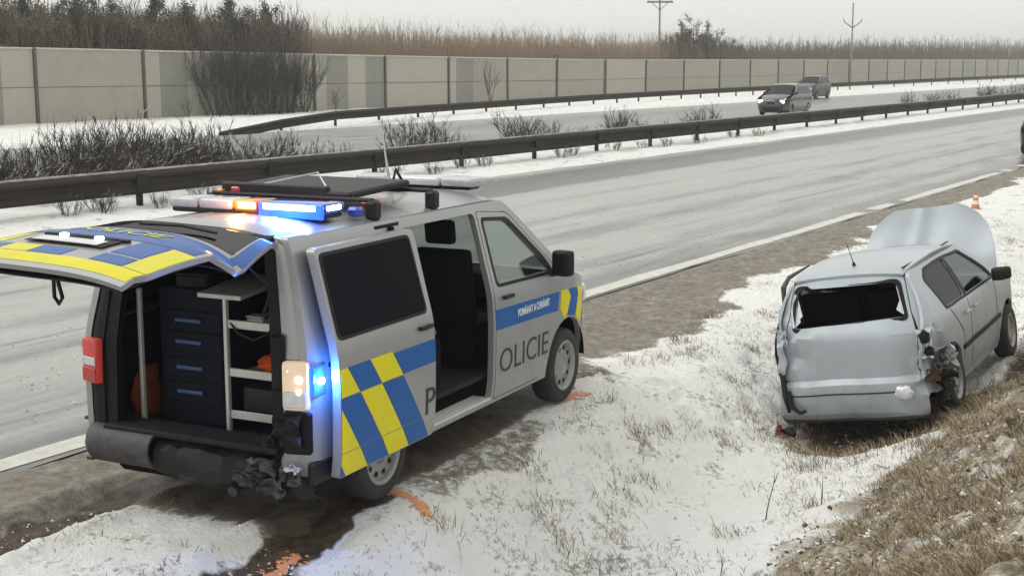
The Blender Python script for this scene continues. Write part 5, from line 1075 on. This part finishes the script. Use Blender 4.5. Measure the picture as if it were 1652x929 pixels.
# --- distant traffic
def traffic_car(name, x, y, yaw, label, paint, lamps, kz=1., long=1., estate=False, z=0.01, tall=1., wide=1.08):
    e = empty(name, (x, y, z), (0, 0, yaw)); tag(e, label, 'car'); XF = 3.55 * long; XR = -.9
    cw2, g2, sd2 = car_fns(wide, tall, XR, XF); k = tall
    out = [(XR + .02, .34 * k, 0), (-.36, .30, 0)] + arc(0, .32, .36, 180, 0, 8) + [(.40, .2, 0), (2.75 * long - .4, .2, 0)] + arc(2.75 * long, .32, .36, 180, 0, 8) + [(XF - .06, .26, 0), (XF, .5 * k, 0), (XF - .08, .74 * k, .05), (2.45 * long, .96 * k, .05), (1.55 * long, 1.40 * k, .1), (.5, 1.455 * k, 0)]
    out += [(-.55, 1.40 * k, .05), (-.86, 1.0 * k, .05)] if estate else [(-.05, 1.36 * k, .1), (-.55, 1.03 * k, .05)]
    out += [(XR, .9 * k, .05), (XR - .01, .5 * k, .02)]
    wn_ = rpoly([(-.45 if estate else -.2, 1.0 * k), (2.1 * long, .985 * k), (1.5 * long, 1.35 * k), (-.40 if estate else .1, 1.36 * k if estate else 1.33 * k)], .05)
    cu_ = [XR + .15 * i for i in range(34)]
    for s_ in (-1, 1):
        q = panel('body_side', rpoly(out, 0), [wn_], sd2(s_), paint, e, .03, cu_, [z_ * k for z_ in CZ], 35)
        panel('window', wn_, [], sd2(s_, -.006), 'glass_black', q, .005, None, [z_ * k for z_ in CZ]); mk('mirror', box(2.0 * long - .06, 2.0 * long + .06, s_ * .95 - .1, s_ * .95 + .1, .98 * k, 1.10 * k, .04, 2), paint, e, 50)
        for x_ in (0, 2.75 * long): wheel(e, x_, s_ * .80, .32, s_, .2, .21, spokes=True)
    rr = .53 * wide
    mk('roof', skin(grid([(-.52 if estate else -.02, 1.40 * k if estate else 1.37 * k), (.5, 1.46 * k), (1.1 * long, 1.45 * k), (1.57 * long, 1.39 * k)], [rr, rr + .03, rr + .03, rr + .03], .03, 9), .02), paint, e, 50)
    mk('windscreen', skin(grid([(1.57 * long, 1.39 * k), (2.0 * long, 1.19 * k), (2.45 * long, .97 * k)], [rr + .03, .68, .76], .05, 9), .006), 'glass_black', e, 60)
    mk('bonnet', skin(grid([(2.43 * long, .965 * k), (3.0 * long, .88 * k), (XF - .1, .75 * k)], [.78, .75, .62], .05, 9), .02), paint, e, 60)
    nose = mk('front_bumper', skin(grid([(XF - .1, .76 * k), (XF + .02, .62 * k), (XF + .05, .42 * k), (XF - .02, .22)], [.62, .64, .64, .6], .06, 9), .02), paint, e, 60)
    rp = [(-.53, 1.40 * k), (-.86, 1.0 * k), (-.93, .8 * k), (-.95, .5 * k), (-.9, .25)] if estate else [(-.03, 1.37 * k), (-.53, 1.03 * k), (-.88, .96 * k), (-.95, .6 * k), (-.9, .25)]
    mk('rear_window', skin(grid(rp[:2][::-1], [.70, rr], .03, 9), .006), 'glass_black', e, 60)
    mk('tail_panel', skin(grid(rp[1:][::-1], [.66, .70, .70, .68], .04, 9), .02), paint, e, 60)
    for s_ in (-1, 1):
        mk('headlight', xf(box(-.05, .05, -.17, .17, -.075, .075, .04, 2), (XF - .04, s_ * .60, .66 * k), (0, 0, R(-20 * s_))), 'head_lamp' if lamps else 'clear_lens', e, 50)
        mk('tail_lamp', box(-.97, -.85, s_ * .66 - .13, s_ * .66 + .13, .74 * k, .90 * k, .03, 2), 'red_lens' if lamps else 'black_trim', e, 50)
        mk('grille', box(XF + .02, XF + .10, s_ * .12 - .10, s_ * .12 + .10, .52 * k, .70 * k, .03), 'chrome', nose)
        mk('grille_mesh', box(XF + .09, XF + .105, s_ * .12 - .085, s_ * .12 + .085, .535 * k, .685 * k, .01), 'black_trim', nose)
    mk('lower_grille', box(XF + .03, XF + .115, -.5, .5, .27, .42 * k, .02), 'black_trim', nose); mk('underbody', box(-.7, XF - .3, -.7, .7, .16, .4, .03), 'interior', e)
    return e
traffic_car('oncoming_car', 77.6, 28.9, math.pi + R(2), 'dark grey estate car with lit headlamps on the far carriageway', 'dark_car_paint', True, estate=True, long=1.05, tall=1.2, wide=1.2)
traffic_car('following_car', 112.0, 39.5, math.pi, 'dark blue-grey tall car half hidden behind the estate with lit headlamps', 'van_dark_paint', False, estate=True, tall=1.28)
traffic_car('stopped_car', 47.6, 8.80, R(1), 'black car cut by the picture edge, standing over the white edge line', 'dark_car_paint', False, estate=True)

# ------------------------------------------------------------------ small things on the ground
e = empty('traffic_cone', (29.4, 6.86, gh(29.4, 6.86) - .03)); e.scale = (.7, .7, .7); tag(e, 'small orange and white traffic cone on the snowy verge beyond the wreck', 'cone')
mk('base', box(-.19, .19, -.19, .19, 0, .035, .015), 'cone_orange', e)
for z0, z1, mt in ((.03, .16, 'cone_orange'), (.16, .27, 'cone_white'), (.27, .36, 'cone_orange'), (.36, .43, 'cone_white'), (.43, .50, 'cone_orange')):
    r0, r1 = .14 - .20 * z0, .14 - .20 * z1; mk('band', xf(lathe_y([(r0, 0), (r1, -(z1 - z0))], 16), (0, 0, z0), (R(-90), 0, 0)), mt, e, 40)
d = px_ray(1250, 660); t = (-.28 - CAM_H) / d.z; x, y = d.x * t, d.y * t
e = empty('lamp_debris', (x, y, gh(x, y))); tag(e, 'broken red and white tail lamp lying in snow beside the wrecked bumper', 'debris')
mk('red_piece', xf(crumple(.13, .08, 91, .02), (.05, -.06, .04), (R(30), R(40), R(60))), 'rust_red', e); mk('clear_piece', xf(crumple(.18, .10, 92, .02), (0, .08, .05), (R(10), R(50), R(20))), 'cone_white', e); mk('red_piece', xf(crumple(.10, .07, 93, .02), (-.05, .14, .04), (R(-20), R(60), R(-20))), 'red_lens', e); mk('housing', xf(lump(.05, .07, .05, 5, .4), (.10, -.12, .03)), 'black_plastic', e)
# orange spray marks that fix the wheel positions
def spray(pts, w, seed, taper=True):
    r_ = random.Random(seed); P = [Vector(p_) for p_ in pts]; path = []
    for i in range(len(P) - 1):
        for k in range(8): path.append(P[i].lerp(P[i + 1], k / 8))
    path.append(P[-1]); V_, F_ = [], []
    for q in path:                                     # flecks of paint soaked into the snow, dense along the stroke
        for k in range(26):
            sg = w * (.45 if k < 20 else 1.1); a = q + Vector((r_.gauss(0, sg), r_.gauss(0, sg))); f = r_.uniform(.006, .017); th = r_.uniform(0, 6.28); k0 = len(V_)
            for j in range(5):
                c = a + Vector((math.cos(th + j * 1.2566), math.sin(th + j * 1.2566))) * f * r_.uniform(.6, 1.3); V_.append((c.x, c.y))
            F_.append(tuple(range(k0, k0 + 5)))
    xy = np.array(V_); V_ = [(a[0], a[1], b_ + .004) for a, b_ in zip(V_, ground_h(xy[:, 0], xy[:, 1]))]
    mk('spray_mark', (V_, F_), 'spray_orange', ground)
def gp(u, v, z=-.02): d = px_ray(u, v); t = (z - CAM_H) / d.z; return (d.x * t, d.y * t)
spray([gp(608, 786), gp(645, 793), gp(675, 803), gp(688, 812)], .035, 1)
spray([gp(905, 648), gp(930, 636), gp(945, 634)], .05, 2); spray([gp(918, 645), gp(925, 632)], .03, 5)
spray([gp(400, 908), gp(425, 905), gp(440, 890), gp(478, 868)], .035, 3)

# ------------------------------------------------------------------ winter haze
hz = mk('haze', box(-520, 3020, -520, 3020, -3, 16, 0), 'cone_white'); hm = bpy.data.materials.new('haze'); hm.use_nodes = True; hm.node_tree.nodes.clear()
ho = hm.node_tree.nodes.new('ShaderNodeOutputMaterial'); hv = hm.node_tree.nodes.new('ShaderNodeVolumePrincipled'); hm.node_tree.links.new(hv.outputs[0], ho.inputs['Volume'])
hv.inputs['Color'].default_value = (.985, .99, .99, 1); hv.inputs['Density'].default_value = .0009; hv.inputs['Anisotropy'].default_value = .2
hz.data.materials[0] = hm; tag(hz, 'thin winter haze over the motorway', kind='stuff')
